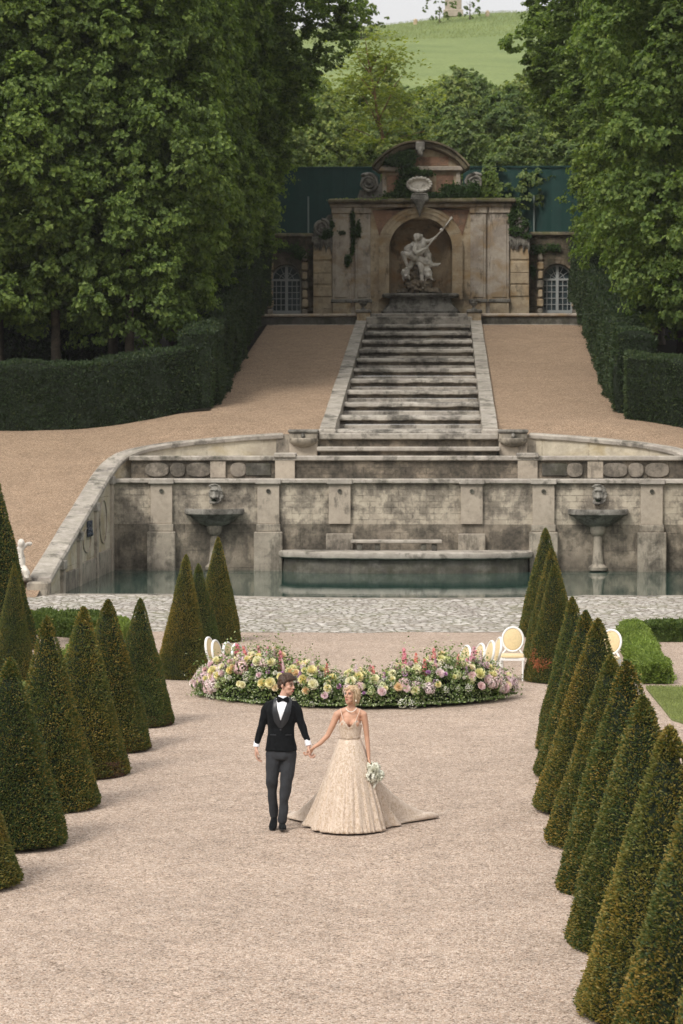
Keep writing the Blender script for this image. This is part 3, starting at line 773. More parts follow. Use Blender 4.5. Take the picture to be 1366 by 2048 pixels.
# outer ashlar blocks with icicle carving and scroll consoles
for sg,(a,b) in ((-1,(626,664)),(1,(1018,1057))):
    bw = part(fb(a,478,b,640,.2,1.2), 'outer_wall', M['ash'], ny)
    for py in (522,548,570,595):
        subpart(fb(a+.5,py-23,b-.5,py-1.5,.15,.4,.02), 'ashlar_block', M['ash'], bw, ny)
    ic = MB(); rr_ = random.Random(3)
    ic.box(X_(a-3),X_(b),DF+.0,DF+.4,Z_(486),Z_(474),.04)
    for k in range(11):
        x = X_(a)+(X_(b)-X_(a))*(k+.5)/11; L = rr_.uniform(.35,.75); ic.tube([(x,DF+.05,Z_(480)),(x+.02,DF+.04,Z_(480)-L*.6),(x,DF+.1,Z_(480)-L)],[.07,.055,.01],7)
    part(ic, 'icicle_carving', M['lead'], ny)
    vol = volute(X_((a+b)/2-sg*(-2)), Z_(457), .44, sg, DF+.12, .5)
    xb_ = X_(664) if sg<0 else X_(1018)
    vol.prism([(xb_,Z_(428)),(xb_+sg*.22,Z_(432)),(xb_+sg*.42,Z_(440)),(xb_+sg*.75,Z_(447)),(xb_+sg*.95,Z_(462)),(xb_+sg*.9,Z_(480)),(xb_,Z_(480))],DF+.3,DF+.75)
    part(vol.jitter(.035,4), 'scroll', M['lead'], ny)
# entablature
part(fb(660,409,1022,417,-.12,2.6,.04), 'entablature', M['ashg'], ny)
part(fb(656,400,1030,410,-.38,2.7,.08).jitter(.03,2), 'cornice', M['moss'], ny)
# attic
att = part(fb(765,336,918,402,.25,1.3), 'attic', M['ash'], ny)
for a,b in ((774,798),(872,906)): subpart(fb(a,352,b,388,.19,.4), 'brick_panel', M['brickr'], att, ny)
for a,b in ((764,772),(911,920)): subpart(fb(a,344,b,402,.15,.5,.02), 'attic_pilaster', M['ashg'], att, ny)
subpart(fb(756,335,926,345,-.02,1.4,.05), 'attic_cornice', M['ashg'], att, ny)
# segmental pediment
zc_ = Z_(336); half = (X_(938)-X_(744))/2; hgt = Z_(285)-zc_; rad = (half*half+hgt*hgt)/(2*hgt); cxp = (X_(938)+X_(744))/2; czp = zc_+hgt-rad
am = math.asin(half/rad)
rr = []; rr2 = []
for a in np.linspace(-am,am,41):
    s_,c = math.sin(a),math.cos(a)
    rr.append([(cxp+s_*(rad-.38),DF+.05,czp+c*(rad-.38)),(cxp+s_*(rad-.30),DF-.12,czp+c*(rad-.30)),(cxp+s_*(rad-.12),DF-.16,czp+c*(rad-.12)),(cxp+s_*(rad-.06),DF-.32,czp+c*(rad-.06)),(cxp+s_*(rad+.03),DF-.32,czp+c*(rad+.03)),(cxp+s_*rad,DF+1.5,czp+c*rad),(cxp+s_*(rad-.38),DF+1.5,czp+c*(rad-.38))])
ped = part(MB().loft(rr).jitter(.02,2), 'pediment_arch', M['moss'], ny)
tym = [(cxp+math.sin(a)*(rad-.3), czp+math.cos(a)*(rad-.3)) for a in np.linspace(-am*.95,am*.95,25)]
tym += [(tym[-1][0],zc_),(tym[0][0],zc_)]
subpart(MB().prism(tym, DF+.28, DF+1.2), 'tympanum', M['ash'], ped, ny)
subpart(fb(832,316,896,333,.24,.5), 'brick_panel', M['brickr'], ped, ny)
k_ = MB(); k_.box(X_(831),X_(849),DF-.4,DF+.2,Z_(306),Z_(288),.05); k_.ell((X_(840),DF-.3,Z_(306)),(.16,.16,.26)); k_.ell((X_(843),DF-.38,Z_(312)),(.07,.1,.14))
subpart(k_, 'keystone', M['lead'], ped, ny)
# scrolls beside the attic
for sg,pc,xa_ in ((-1,737,766),(1,948,917)):
    vol = volute(X_(pc), Z_(368), .46, sg, DF+.1, .55)
    x0_ = X_(xa_); xo_ = X_(pc)+sg*.45
    vol.prism([(x0_,Z_(350)),(x0_+sg*.12,Z_(362)),(x0_+sg*.3,Z_(378)),(X_(pc)+sg*.1,Z_(384)),(xo_,Z_(380)),(xo_+sg*.15,Z_(402)),(x0_,Z_(402))],DF+.3,DF+.8)
    vol.ell((X_(pc)+sg*.1,DF+.3,Z_(352)),(.3,.25,.16)); vol.ell((X_(pc)-sg*.25,DF+.3,Z_(358)),(.2,.2,.2))
    part(vol.jitter(.05,3.5), 'scroll', M['lead'], ny)
# cartouche with shell and hanging drapery carving
ca = MB(); n = 28
ca.loft([[(X_(838)+rx*math.cos(a), DF-.1+dy, Z_(372)+rz_*math.sin(a)) for a in np.linspace(0,2*PI,n,endpoint=False)] for rx,rz_,dy in ((.60,.36,.4),(.66,.40,.0),(.62,.37,-.14),(.50,.28,-.14),(.44,.24,-.02),(.1,.05,-.02))])
for a in np.linspace(0,2*PI,18,endpoint=False): ca.ell((X_(838)+.58*math.cos(a),DF-.2,Z_(372)+.34*math.sin(a)),(.09,.08,.08),nu=8,nv=5)
part(ca, 'cartouche', M['statue'], ny)
sh = MB()
for k in range(-4,5):
    x = X_(839)+k*.085; L = 1.15-.07*abs(k)**1.5
    sh.tube([(x,DF-.15,Z_(391)),(x+k*.012,DF-.42,Z_(391)-.3),(x*.6+X_(839)*.4,DF-.42,Z_(391)-L*.75),(x*.35+X_(839)*.65,DF-.3,Z_(391)-L)],[.08,.085,.06,.015],7)
sh.box(X_(824),X_(854),DF-.3,DF+.1,Z_(394),Z_(389),.05)
part(sh, 'shell_carving', M['lead'], ny)

# --- stepped pedestal with statue
pdst = empty('statue_pedestal', (XC,DF-.2,9.6), 0, 'wide flared stone plinth under the statue in the niche', 'pedestal')
pr = [(1.95,0),(1.98,.30),(1.88,.34),(1.86,.55),(1.95,.57),(1.97,.72),(1.9,.75),(1.82,.88),(1.62,1.08),(1.54,1.28),(1.52,1.40),(1.86,1.44),(1.93,1.50),(1.93,1.57),(1.85,1.62),(.4,1.63)]
m = MB(); rr = []
for r_,z in pr: 
    d = .55+(r_-1.5)*.8
    rr.append([(-r_,.9,z),(-r_,-d*.5,z),(-r_*.93,-d,z),(r_*.93,-d,z),(r_,-d*.5,z),(r_,.9,z)])
m.loft(rr); m.obj('plinth', M['lead'], pdst)
# statue, built from the photo's pose
st = empty('statue', (XC,DF+.15,11.22), 0, 'pale marble statue of a striding god thrusting a long shaft, in the arched niche', 'statue')
def S(u,v,y=0): return Vector(((u-690)/6.83/39.8, y, (1190-v)/6.83/39.8))
b = MB()
b.chain([S(655,735,.05),S(660,640,-.05),S(690,540,-.12),S(715,470,-.1)],[.24,.22,.26,.2],.8)      # torso
b.chain([S(705,455,-.12),S(672,420,-.2)],[.10,.09]); b.ell(S(652,412,-.28),(.17,.17,.19))         # neck, head
b.ell(S(640,395,-.2),(.19,.18,.13)); b.ell(S(618,440,-.34),(.08,.08,.14)); b.ell(S(690,395,-.16),(.12,.14,.10))
b.chain([S(735,475,0),S(815,465,-.12),S(875,432,-.2)],[.13,.10,.07]); b.ell(S(885,425,-.22),(.08,.08,.08))
b.chain([S(625,500,-.2),S(605,600,-.38),S(640,635,-.42)],[.13,.11,.09]); b.chain([S(640,635,-.42),S(720,590,-.4),S(785,568,-.34)],[.09,.08,.06])
b.chain([S(640,710,0),S(540,660,-.3),S(450,640,-.45)],[.2,.17,.13]); b.chain([S(450,640,-.45),S(480,730,-.35),S(515,830,-.25)],[.13,.10,.07]); b.cap(S(515,835,-.25),S(480,850,-.4),.07,.05)
b.chain([S(680,730,.0),S(690,800,-.15),S(698,850,-.18)],[.2,.16,.12]); b.chain([S(698,850,-.18),S(705,950,-.15),S(722,1090,-.2)],[.12,.115,.06]); b.cap(S(722,1095,-.2),S(720,1110,-.4),.065,.05)
b.blob('figure', M['statue'], st, .028, 2)
d = MB()
d.chain([S(620,720,.1),S(690,720,-.12),S(760,760,-.1),S(830,780,.05),S(900,790,.1),S(965,765,.15)],[.16,.2,.2,.13,.09,.03])
d.chain([S(740,540,.12),S(770,640,.15),S(800,730,.1),S(830,790,.0)],[.2,.2,.17,.12]); d.chain([S(600,520,.1),S(520,560,.1),S(500,600,.05),S(580,640,.1)],[.18,.2,.17,.15])
d.chain([S(560,760,.1),S(510,860,0),S(470,900,-.1)],[.15,.13,.14]); d.chain([S(720,780,.0),S(780,840,-.05)],[.18,.15])
d.blob('drapery', M['statue'], st, .03, 1, disp=(.06,5))
rk = MB(); rr_ = random.Random(5)
for k in range(60):
    u = rr_.uniform(400,930); top = 1190-(150 if abs(u-650)<180 else 60)
    v = rr_.uniform(top,1175); rk.ell(S(u,v,rr_.uniform(-.35,.35)),(rr_.uniform(.1,.26),.22,rr_.uniform(.06,.16)),nu=8,nv=6)
for k in range(26):
    u = rr_.uniform(490,830); v = rr_.uniform(820,1080); rk.ell(S(u,v,rr_.uniform(0,.4)),(rr_.uniform(.12,.24),.25,rr_.uniform(.1,.2)),nu=8,nv=6)
rk.blob('rocks', M['rock'], st, .04, 1, disp=(.06,4))
for uu,vv in ((785,900),(485,905)):
    h = MB(); h.ell(S(uu,vv,-.25),(.22,.2,.22)); h.ell(S(uu,vv+50,-.4),(.12,.18,.12)); h.ell(S(uu-35,vv-30,-.35),(.08,.08,.1)); h.ell(S(uu+35,vv-30,-.35),(.08,.08,.1))
    h.chain([S(uu-20,vv+60,-.3),S(uu-30,vv+110,-.3)],[.07,.03]); h.chain([S(uu+40,vv+50,-.3),S(uu+55,vv+100,-.3)],[.07,.03])
    h.blob('beast_head', M['statue'], st, .03, 1, disp=(.05,6))
sft = MB(); sft.tube([S(700,650,-.42),S(870,440,-.3),S(1000,300,-.25),S(1095,175,-.2)],[.035,.04,.04,.045],10); sft.ell(S(972,322,-.26),(.10,.10,.10)); sft.tube([S(1085,185,-.2),S(1120,150,-.18)],[.05,.09],10)
sft.obj('shaft', M['statue'], st)

# --- wing walls with arched windows
def wing(sg, lab):
    D = 127.0
    x = lambda px: fx(px,D); z = lambda py: fz(py,D)
    a,b = (470,628) if sg<0 else (1056,1215)
    cxw = x(572.5 if sg<0 else 1113); rw = 30/39.4; zs = z(560)
    t = empty('grotto_wing_wall', ((x(a)+x(b))/2,D,9.9), 0, lab, 'wall')
    w_ = MB(); 
    part(arch_wall(cxw,rw,zs,x(a),x(b),z(640),z(474),D,.55,20), 'wall_face', M['rubble'], t)
    part(MB().box(x(a),x(b),D+.5,D+1.4,z(640),z(474)), 'wall_back', M['rubble'], t)
    part(MB().box(x(a),x(b),D-.15,D+1.5,z(475),z(467),.05).jitter(.06,2.2), 'mossy_coping', M['moss'], t)
    for k in range(7):       # rusticated jambs
        for s2,xx in ((-1,x(541 if sg<0 else 1079)),(1,x(610 if sg<0 else 1147))):
            hgt_ = .42; z0 = z(634)+k*.47; wd = .32 if k%2 else .25
            part(MB().box(xx-wd*.5,xx+wd*.5,D-.16,D+.1,z0,z0+hgt_,.06).jitter(.03,4), 'quoin', M['ash'] if k%3 else M['blk'], t)
    vs = MB()                # arch stones
    for k in range(9):
        aa = PI*(k+.5)/9; vs.hexa([Vector((cxw+math.cos(aa+o1)*(rw+r1),D-.1+dy,zs+math.sin(aa+o1)*(rw+r1))) for dy in (0,.2) for (o1,r1) in ((-.16,.03),(-.16,.36),(.16,.36),(.16,.03))])
    part(vs.jitter(.03,4), 'arch_stones', M['rubble'], t)
    # window
    fr = MB(); 
    ptsr = [(cxw-rw+.04,D+.3,z(626))]+[(cxw+(rw-.04)*math.cos(q),D+.3,zs+(rw-.04)*math.sin(q)) for q in np.linspace(PI,0,21)]+[(cxw+rw-.04,D+.3,z(626))]
    fr.tube(ptsr,.05,6); fr.box(cxw-rw,cxw+rw,D+.25,D+.35,zs-.05,zs+.05); fr.box(cxw-rw,cxw+rw,D+.25,D+.35,z(627),z(621)); fr.box(cxw-.07,cxw+.07,D+.24,D+.35,z(626),zs+rw-.06)
    win = part(fr, 'window', plain('pale_window_frame',(.30,.31,.30),.6), t)
    mu = MB()
    for q in (-.52,-.28,.28,.52): mu.box(cxw+q-.018,cxw+q+.018,D+.28,D+.33,z(622),zs-.05)
    for k in range(1,5): zz = z(622)+(zs-z(622))*k/5; mu.box(cxw-rw+.03,cxw+rw-.03,D+.285,D+.325,zz-.018,zz+.018)
    for q in (R(35),R(65),R(115),R(145)): mu.tube([(cxw,D+.3,zs),(cxw+(rw-.05)*math.cos(q),D+.3,zs+(rw-.05)*math.sin(q))],.016,5)
    mu.tube([(cxw+.36*math.cos(q),D+.3,zs+.36*math.sin(q)) for q in np.linspace(PI,0,13)],.016,5)
    subpart(mu, 'glazing_bars', bpy.data.materials['pale_window_frame'], win, t)
    pg = MB().add([(cxw-rw,D+.36,z(626)),(cxw+rw,D+.36,z(626)),(cxw+rw,D+.36,zs+rw),(cxw-rw,D+.36,zs+rw)],[(0,1,2,3)])
    subpart(pg, 'pane', MATS.setdefault('pane', plain('dusty_glass',(.035,.05,.055),.12,spec=.6,var=.6,sc=3)), win, t)
wing(-1,'dark mossy rubble wall with an arched window left of the grotto front')
wing(1,'dark mossy rubble wall with an arched window right of the grotto front')

# low parapets, gate posts and urns in front of the grotto
for sg,(a,b),lab in ((-1,(470,716),'low dark stone parapet with a pale lip across the top of the left gravel slope'),(1,(962,1215),'low dark stone parapet with a pale lip across the top of the right gravel slope')):
    D = 123.6; t = empty('low_parapet', (fx((a+b)/2,D),D,9.4), 0, lab, 'wall', 'low parapets')
    part(MB().box(fx(a,D),fx(b,D),D,D+.7,9.3,10.0), 'body', M['darkst'], t)
    part(MB().box(fx(a,D),fx(b,D),D-.12,D+.9,9.98,10.14,.05).jitter(.02,2), 'coping', M['ashg'], t)
    part(MB().box(fx(a,D),fx(b,D),D-1.2,D-.9,9.2,9.56,.03).jitter(.02,2), 'lip', M['cope'], t)
for pc,sd in ((727,'left'),(948,'right')):
    D = 123.4; x = fx(pc,D)
    t = empty('gate_post', (x,D,9.4), 0, f'short square stone post at the {sd} side of the cascade top', 'post', 'short posts at the cascade top')
    MB().box(-.32,.32,-.25,.6,0,.78,.02).obj('post_shaft', M['ash'], t); MB().box(-.38,.38,-.32,.68,.76,.92,.04).obj('post_cap', M['lead'], t)
    u = MB().lathe([(.01,0),(.15,0),(.15,.05),(.06,.09),(.05,.16),(.14,.24),(.21,.34),(.18,.4),(.24,.44),(.24,.48),(.17,.47),(.1,.40)],(0,0,0),18)
    o = u.obj('urn', M['lead']); o.location = (x-.02,D+.1,10.32); tag(o, f'small dark stone urn on the post at the {sd} side of the cascade top', 'urn', 'stone urns')
tp = MB().box(-2.6,2.6,0,1.4,-.6,.20,.04); o = tp.obj('cascade_landing', M['step']); o.location = (.2,122.6,9.75); tag(o, 'stone landing step between the top of the cascade and the statue plinth', 'step')
o = MB().box(-2.45,2.45,0,1.6,-.6,.18,.04).obj('cascade_landing', M['step']); o.location=(.2,123.7,9.98); tag(o,'uppermost stone step right below the flared statue plinth','step')
o = MB().box(-12,12.6,0,4.2,-1.2,0).obj('grotto_terrace', M['soil']); o.location=(0,124.2,9.85); tag(o, kind='structure')

# green privacy screens
for sg,(a,b),lab in ((-1,(470,760),'dark green privacy screen behind the wall left of the pediment'),(1,(925,1215),'dark green privacy screen behind the wall right of the pediment')):
    D = 129.6; t = empty('privacy_screen', (fx((a+b)/2,D),D,fz(468,D)-1), 0, lab, 'fence', 'green screens')
    n = 60; rr = []
    for k in range(n+1):
        xx = fx(a,D)+(fx(b,D)-fx(a,D))*k/n; yy = D+.012*math.sin(k*.9)+.008*math.sin(k*2.3)
        rr.append([(xx,yy,fz(475,D)-1.5),(xx,yy,fz(336,D)),(xx,yy+.02,fz(336,D)),(xx,yy+.02,fz(475,D)-1.5)])
    part(MB().loft(rr), 'screen_panel', M['fence'], t)
    for px in ((617,) if sg<0 else (1066,)):
        part(MB().tube([(fx(px,D),D-.15,fz(475,D)-1),(fx(px,D),D-.15,fz(395,D))],.045,8), 'post', M['post'], t)
    for px in ((545,690) if sg<0 else (1000,1140)):
        part(MB().box(fx(px,D)-.01,fx(px,D)+.01,D-.09,D-.05,fz(470,D),fz(337,D)), 'seam', M['fence'], t)
    part(MB().tube([(fx(a,D),D-.08,fz(337,D)),(fx(b,D),D-.08,fz(337,D))],.03,6), 'top_rail', M['fence'], t)

# end statue by the pool (left)
es = empty('small_statue', (gnd(50,1187).x,68.7,.42), R(20), 'small weathered stone figure on the low end of the left pool wall', 'statue')
e = MB(); e.chain([(0,0,.35),(0,-.02,.65),(-.02,-.03,.85)],[.15,.13,.10]); e.ell((.02,-.05,1.02),(.10,.11,.13)); e.chain([(.02,-.03,.82),(.12,-.06,.95),(.2,-.1,1.02),(.26,-.08,1.0)],[.06,.05,.05,.06])
e.chain([(-.1,0,.8),(-.2,-.05,.62),(-.12,-.15,.5)],[.06,.05,.04]); e.chain([(-.05,0,.35),(-.1,-.2,.3),(-.12,-.25,.05)],[.11,.09,.06]); e.chain([(.06,0,.35),(.12,-.2,.28),(.15,-.22,.05)],[.11,.09,.06]); e.ell((0,0,.2),(.28,.22,.18))
e.blob('figure', M['statue'], es, .022, 1, disp=(.02,7)); MB().box(-.28,.28,-.28,.25,-.02,.10,.03).obj('base', M['blk'], es)
# ================================================================== TOPIARY CONES
def cone_mesh(name, H, Rb, seed, dens=8200, spr=(.031,.0145)):
    rng = np.random.default_rng(seed); ph = rng.uniform(0,6.28,10)
    def prof(t):  # t 0 base .. 1 tip
        return Rb*(1-t)**.98*(1-.05*np.clip(.03-t,0,.03)/.03)+.045*np.clip((1-t)*14,0,1)**.5*(1-t)**.1
    def rad(t,a):
        return prof(t)*(1+.032*np.sin(2*a+ph[0]+t*3)+.022*np.sin(3*a-t*9+ph[1])+.015*np.sin(5*a+t*17+ph[2])+.008*np.sin(7*a-t*26+ph[3]))
    nt_, na = 34, 28
    T,A = np.meshgrid(np.linspace(0,1,nt_), np.linspace(0,2*PI,na,endpoint=False), indexing='ij')
    r = rad(T,A)-.024; r = np.maximum(r,.004); r[-1] = .003
    cv = np.stack([r*np.cos(A), r*np.sin(A), T*(H-.04)],-1).reshape(-1,3)
    i,j = np.meshgrid(np.arange(nt_-1), np.arange(na), indexing='ij'); k = (j+1)%na
    cf = np.stack([i*na+j,i*na+k,(i+1)*na+k,(i+1)*na+j],-1).reshape(-1,4)
    area = PI*Rb*math.hypot(Rb,H); n = int(area*dens)
    t = 1-np.sqrt(rng.random(int(n*1.06))); t = np.concatenate([t, 1-rng.random(n//30)*.10]); a = rng.uniform(0,2*PI,len(t))
    rr = rad(t,a)+rng.normal(0,.006,len(t))+np.where(rng.random(len(t))<.035,rng.uniform(0,.035,len(t)),0)-.03*np.clip(np.sin(3*a+ph[4]*3)*np.sin(t*19+ph[5])-.75,0,1)*3; sl = Rb/H
    P = np.stack([rr*np.cos(a), rr*np.sin(a), t*H],1); N = nrm(np.stack([np.cos(a),np.sin(a),np.full(len(t),sl)],1))
    L = np.full(len(t), spr[0]); W = np.full(len(t), spr[1])
    return sprig_surface(P, N, L, W, rng, M['yewcore'], M['yew'], (cv,cf), name, .55, .35)
CONES_M = [cone_mesh('topiary_cone', 2.35, .60, s) for s in (11,12,13)]
cone_specs = [
 # apex px, apex py, base bottom py, half width px, tint, label
 (435,1075,1287,46,.42,'far yew cone at the pool end of the left row, right of a duller one'),
 (397,1128,1318,46,.06,'dull dark green yew cone squeezed between two others near the left-hand chairs'),
 (365,1110,1362,54,.80,'golden-tipped yew cone just left of the flower arrangement'),
 (278,1198,1457,66,.12,'dark green yew cone with a bare brown skirt at its base'),
 (215,1200,1509,86,.40,'yew cone directly left of the one with the bare brown skirt'),
 (163,1215,1562,91,.55,'yew cone second to the left of the one with the bare brown skirt'),
 (98,1234,1629,97,.42,'yew cone in the left row whose top stands before the low box hedge'),
 (14,1318,1708,114,.14,'large dark yew cone cut by the left edge of the picture'),
 (-86,1420,1792,123,.75,'nearest yew cone of the left row, only its side showing at the picture edge'),
 (24,1130,1367,44,.45,'slim yew cone in the outer left row beside the small lawn'),
 (1093,1057,1275,56,.30,'farthest yew cone of the right row, its top against the pool wall'),
 (1104,1096,1318,56,.45,'yew cone half hidden between the farthest one and the one behind the white chair'),
 (1110,1130,1365,59,.30,'dark yew cone with a red patch right of the white chair that faces us'),
 (1150,1195,1504,74,.30,'yew cone of the right row directly in front of the red-patched one'),
 (1168,1222,1562,94,.25,'green yew cone, second in front of the one with a red patch'),
 (1187,1240,1633,115,.62,'rust-edged yew cone whose tip hides part of the far chair'),
 (1219,1312,1702,117,.50,'yew cone just right of the rust-edged one, brownish tip'),
 (1260,1322,1798,144,.35,'tall yew cone whose dark tip stands in front of the box hedge'),
 (1290,1395,1915,152,.50,'yew cone of the right row just left of the rust-orange topped one'),
 (1334,1455,2062,176,.85,'yew cone with a bright rust-orange top near the right edge'),
 (1400,1535,2250,196,.60,'huge yew cone in the near right corner of the picture'),
 (1490,1660,2500,225,.60,'nearest yew cone of the right row, barely in the frame'),
]
cproto = None
for i,(ax_,ay,by,hw,tint,lab) in enumerate(cone_specs):
    D = gnd(683,by).y; r_ = hw*D/FPX
    for _ in range(3): r_ = hw*(D+r_)/FPX
    Dc = D+r_; p = atD(ax_, ay, Dc); x = p.x; H = p.z
    o = bpy.data.objects.new('topiary_cone', CONES_M[i%3]); link(o)
    o.location = (x,Dc,0); o.scale = (r_/.61,r_/.61,(H-.0)/2.35); o.rotation_euler = (R(random.uniform(-1.6,1.6)),R(random.uniform(-1.6,1.6)),random.uniform(0,6))
    o.color = (tint*.75-.1,0,0,1); tag(o, lab, 'topiary cone', 'yew cones in two rows')
    if 'bare brown' in lab:
        rng = np.random.default_rng(5); n = 2600; a = rng.uniform(0,6.28,n); z = rng.uniform(0,.20,n)
        P = np.stack([(.60-z*.2)*np.cos(a),(.60-z*.2)*np.sin(a),z],1); N = nrm(np.stack([np.cos(a),np.sin(a),a*0+.1],1))
        V,F = leafquads(P+N*.02,nrm(N+rng.normal(0,.5,P.shape)),np.full(n,.05),np.full(n,.014),rng)
        so_ = bpy.data.objects.new('bare_skirt', np_mesh('bare_skirt',V,F,plain('bare_twigs',(.10,.052,.034),.9,var=.5),False)); link(so_,o)
    if 'red patch right' in lab:
        rng = np.random.default_rng(6); n = 230; a = rng.normal(-2.35,.30,n); z = rng.normal(.42,.07,n)*np.where(a<-2.5,1.25,.9)
        rr = .6*(1-z/2.35)+.05; P = np.stack([rr*np.cos(a),rr*np.sin(a),z],1); N = nrm(np.stack([np.cos(a),np.sin(a),a*0+.3],1))
        V,F = leafquads(P,nrm(N+rng.normal(0,.5,P.shape)),np.full(n,.05),np.full(n,.022),rng)
        so_ = bpy.data.objects.new('red_shoots', np_mesh('red_shoots',V,F,plain('red_shoot',(.27,.085,.035),.7,var=.5),False)); link(so_,o); so_.rotation_euler.z = -o.rotation_euler.z
# a much taller clipped yew at the left edge
me = cone_mesh('tall_clipped_yew', 4.3, .95, 31, 2600, (.05,.024)); o = bpy.data.objects.new('tall_clipped_yew', me); link(o)
p = atD(-22,905,52.5); o.location = (p.x,52.5,0); o.scale = (1,1,p.z/4.3); o.color = (-.1,0,0,1); tag(o,'much taller dark clipped yew behind the outer left cone, cut by the picture edge','topiary cone')

# ================================================================== HEDGES
def hedge_mesh(name, path, wid, hgt, base, dens, spr, seed, mcore, mspr, lump=.05, round_=.12, jit=.6, up=.2):
    """box hedge along a path [(x,y)]; base(x,y)->z"""
    rng = np.random.default_rng(seed); path = np.array(path,float)
    seg = np.linalg.norm(np.diff(path,axis=0),axis=1); cum = np.concatenate([[0],np.cumsum(seg)]); Ltot = cum[-1]
    def at(s):
        x = np.interp(s,cum,path[:,0]); y = np.interp(s,cum,path[:,1]); e=.15
        dx = np.interp(s+e,cum,path[:,0])-np.interp(s-e,cum,path[:,0]); dy = np.interp(s+e,cum,path[:,1])-np.interp(s-e,cum,path[:,1]); l = np.hypot(dx,dy)+1e-9
        return x,y,-dy/l,dx/l,dx/l,dy/l
    ph = rng.uniform(0,6.28,8)
    def lumpf(s,u): return lump*(np.sin(s*1.7+ph[0])+np.sin(s*3.9+u*2+ph[1])*.6+np.sin(s*7.3+u*3.1+ph[2])*.4+np.sin(u*2.3+s*.8+ph[3])*.7)
    # cross-section perimeter param u in 0..2h+w
    per = 2*hgt+wid
    def cross(s,u):
        o = np.where(u<hgt, -wid/2, np.where(u<hgt+wid, u-hgt-wid/2, wid/2)); z = np.where(u<hgt, u, np.where(u<hgt+wid, hgt, per-u))
        no = np.where(u<hgt,-1.,np.where(u<hgt+wid,0.,1.)); nz = np.where((u>=hgt)&(u<hgt+wid),1.,0.)
        ed = np.exp(-((u-hgt)/round_)**2)+np.exp(-((u-hgt-wid)/round_)**2)
        z = z-ed*round_*.35; o = o*(1-ed*round_*.5/wid*2*.5)
        d = lumpf(s,u); return o+no*d, z+nz*d, no, nz
    ns = max(4,int(Ltot/.5)); nu = 16; us = np.concatenate([np.linspace(0,hgt,6),np.linspace(hgt,hgt+wid,6)[1:],np.linspace(hgt+wid,per,6)[1:]])
    S,U = np.meshgrid(np.linspace(0,Ltot,ns),us,indexing='ij')
    o,z,no,nz = cross(S,U); x,y,ox_,oy_,_,_ = at(S); o = o*.93; z = z-.04*nz*1.0
    X = x+ox_*o; Yy = y+oy_*o; cv = np.stack([X,Yy,base(X,Yy)+z],-1).reshape(-1,3); nu = len(us)
    i,j = np.meshgrid(np.arange(ns-1),np.arange(nu-1),indexing='ij'); cf = np.stack([i*nu+j,(i+1)*nu+j,(i+1)*nu+j+1,i*nu+j+1],-1).reshape(-1,4)
    # caps
    capf = []
    for b0 in (0,(ns-1)*nu):
        for j in range(nu//2): capf.append((b0+j,b0+j+1,b0+nu-2-j,b0+nu-1-j))
    cf = np.concatenate([cf,np.array(capf)])
    n = int(Ltot*per*dens); s = rng.uniform(0,Ltot,n); u = rng.uniform(0,per,n)
    o,z,no,nz = cross(s,u); x,y,ox_,oy_,tx,ty = at(s)
    P = np.stack([x+ox_*o,y+oy_*o,z],1); N = np.stack([ox_*no,oy_*no,nz],1)
    ne = int(wid*hgt*dens)
    for e,sg in ((0,-1),(Ltot,1)):
        ss = np.full(ne,float(e)); oo = rng.uniform(-wid/2,wid/2,ne); zz = rng.uniform(0,hgt,ne); x,y,ox_,oy_,tx,ty = at(ss)
        P = np.concatenate([P,np.stack([x+ox_*oo+tx*sg*.02,y+oy_*oo+ty*sg*.02,zz],1)]); N = np.concatenate([N,np.stack([tx*sg,ty*sg,0*tx],1)])
    P[:,2] += base(P[:,0],P[:,1]); P += rng.normal(0,spr[0]*.3,P.shape)
    if hgt < 1: P += N*(np.maximum(0,np.sin(P[:,0]*21+ph[5])*np.sin(P[:,1]*19+ph[6])*np.cos(P[:,2]*17+ph[7]))*.075)[:,None]+rng.normal(0,.012,P.shape)
    m_ = len(P)
    return sprig_surface(P,nrm(N+1e-6),np.full(m_,spr[0]),np.full(m_,spr[1]),rng,mcore,mspr,(cv,cf),name,jit,up)
def hedge(name, lab, cat, *a, group=None, col=(-.2,0,0,1), **k):
    o = bpy.data.objects.new(name, hedge_mesh(name,*a,**k)); link(o); o.color = col; tag(o,lab,cat,group); return o
flat0 = lambda x,y: np.zeros_like(np.asarray(x,float))
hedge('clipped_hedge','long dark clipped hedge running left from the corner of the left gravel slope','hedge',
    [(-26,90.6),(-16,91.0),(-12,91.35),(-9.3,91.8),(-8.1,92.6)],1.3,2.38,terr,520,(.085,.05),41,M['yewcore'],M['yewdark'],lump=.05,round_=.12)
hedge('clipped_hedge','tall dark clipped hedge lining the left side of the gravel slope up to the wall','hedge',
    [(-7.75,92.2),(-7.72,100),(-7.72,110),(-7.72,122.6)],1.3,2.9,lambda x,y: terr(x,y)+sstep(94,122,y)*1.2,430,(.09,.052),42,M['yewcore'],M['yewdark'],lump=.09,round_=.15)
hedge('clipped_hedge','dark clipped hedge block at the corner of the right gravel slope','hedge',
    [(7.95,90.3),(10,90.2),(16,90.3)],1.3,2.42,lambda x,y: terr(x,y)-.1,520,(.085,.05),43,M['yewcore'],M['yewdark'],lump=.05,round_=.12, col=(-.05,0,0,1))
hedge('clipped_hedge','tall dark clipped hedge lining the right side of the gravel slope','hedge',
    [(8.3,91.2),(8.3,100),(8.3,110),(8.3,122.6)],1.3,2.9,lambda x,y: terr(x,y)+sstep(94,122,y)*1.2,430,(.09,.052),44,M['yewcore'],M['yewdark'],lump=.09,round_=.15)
BX = dict(lump=.045, round_=.12, jit=.8, up=.6)
a,b = gnd(1310,1368),gnd(1262,1275)
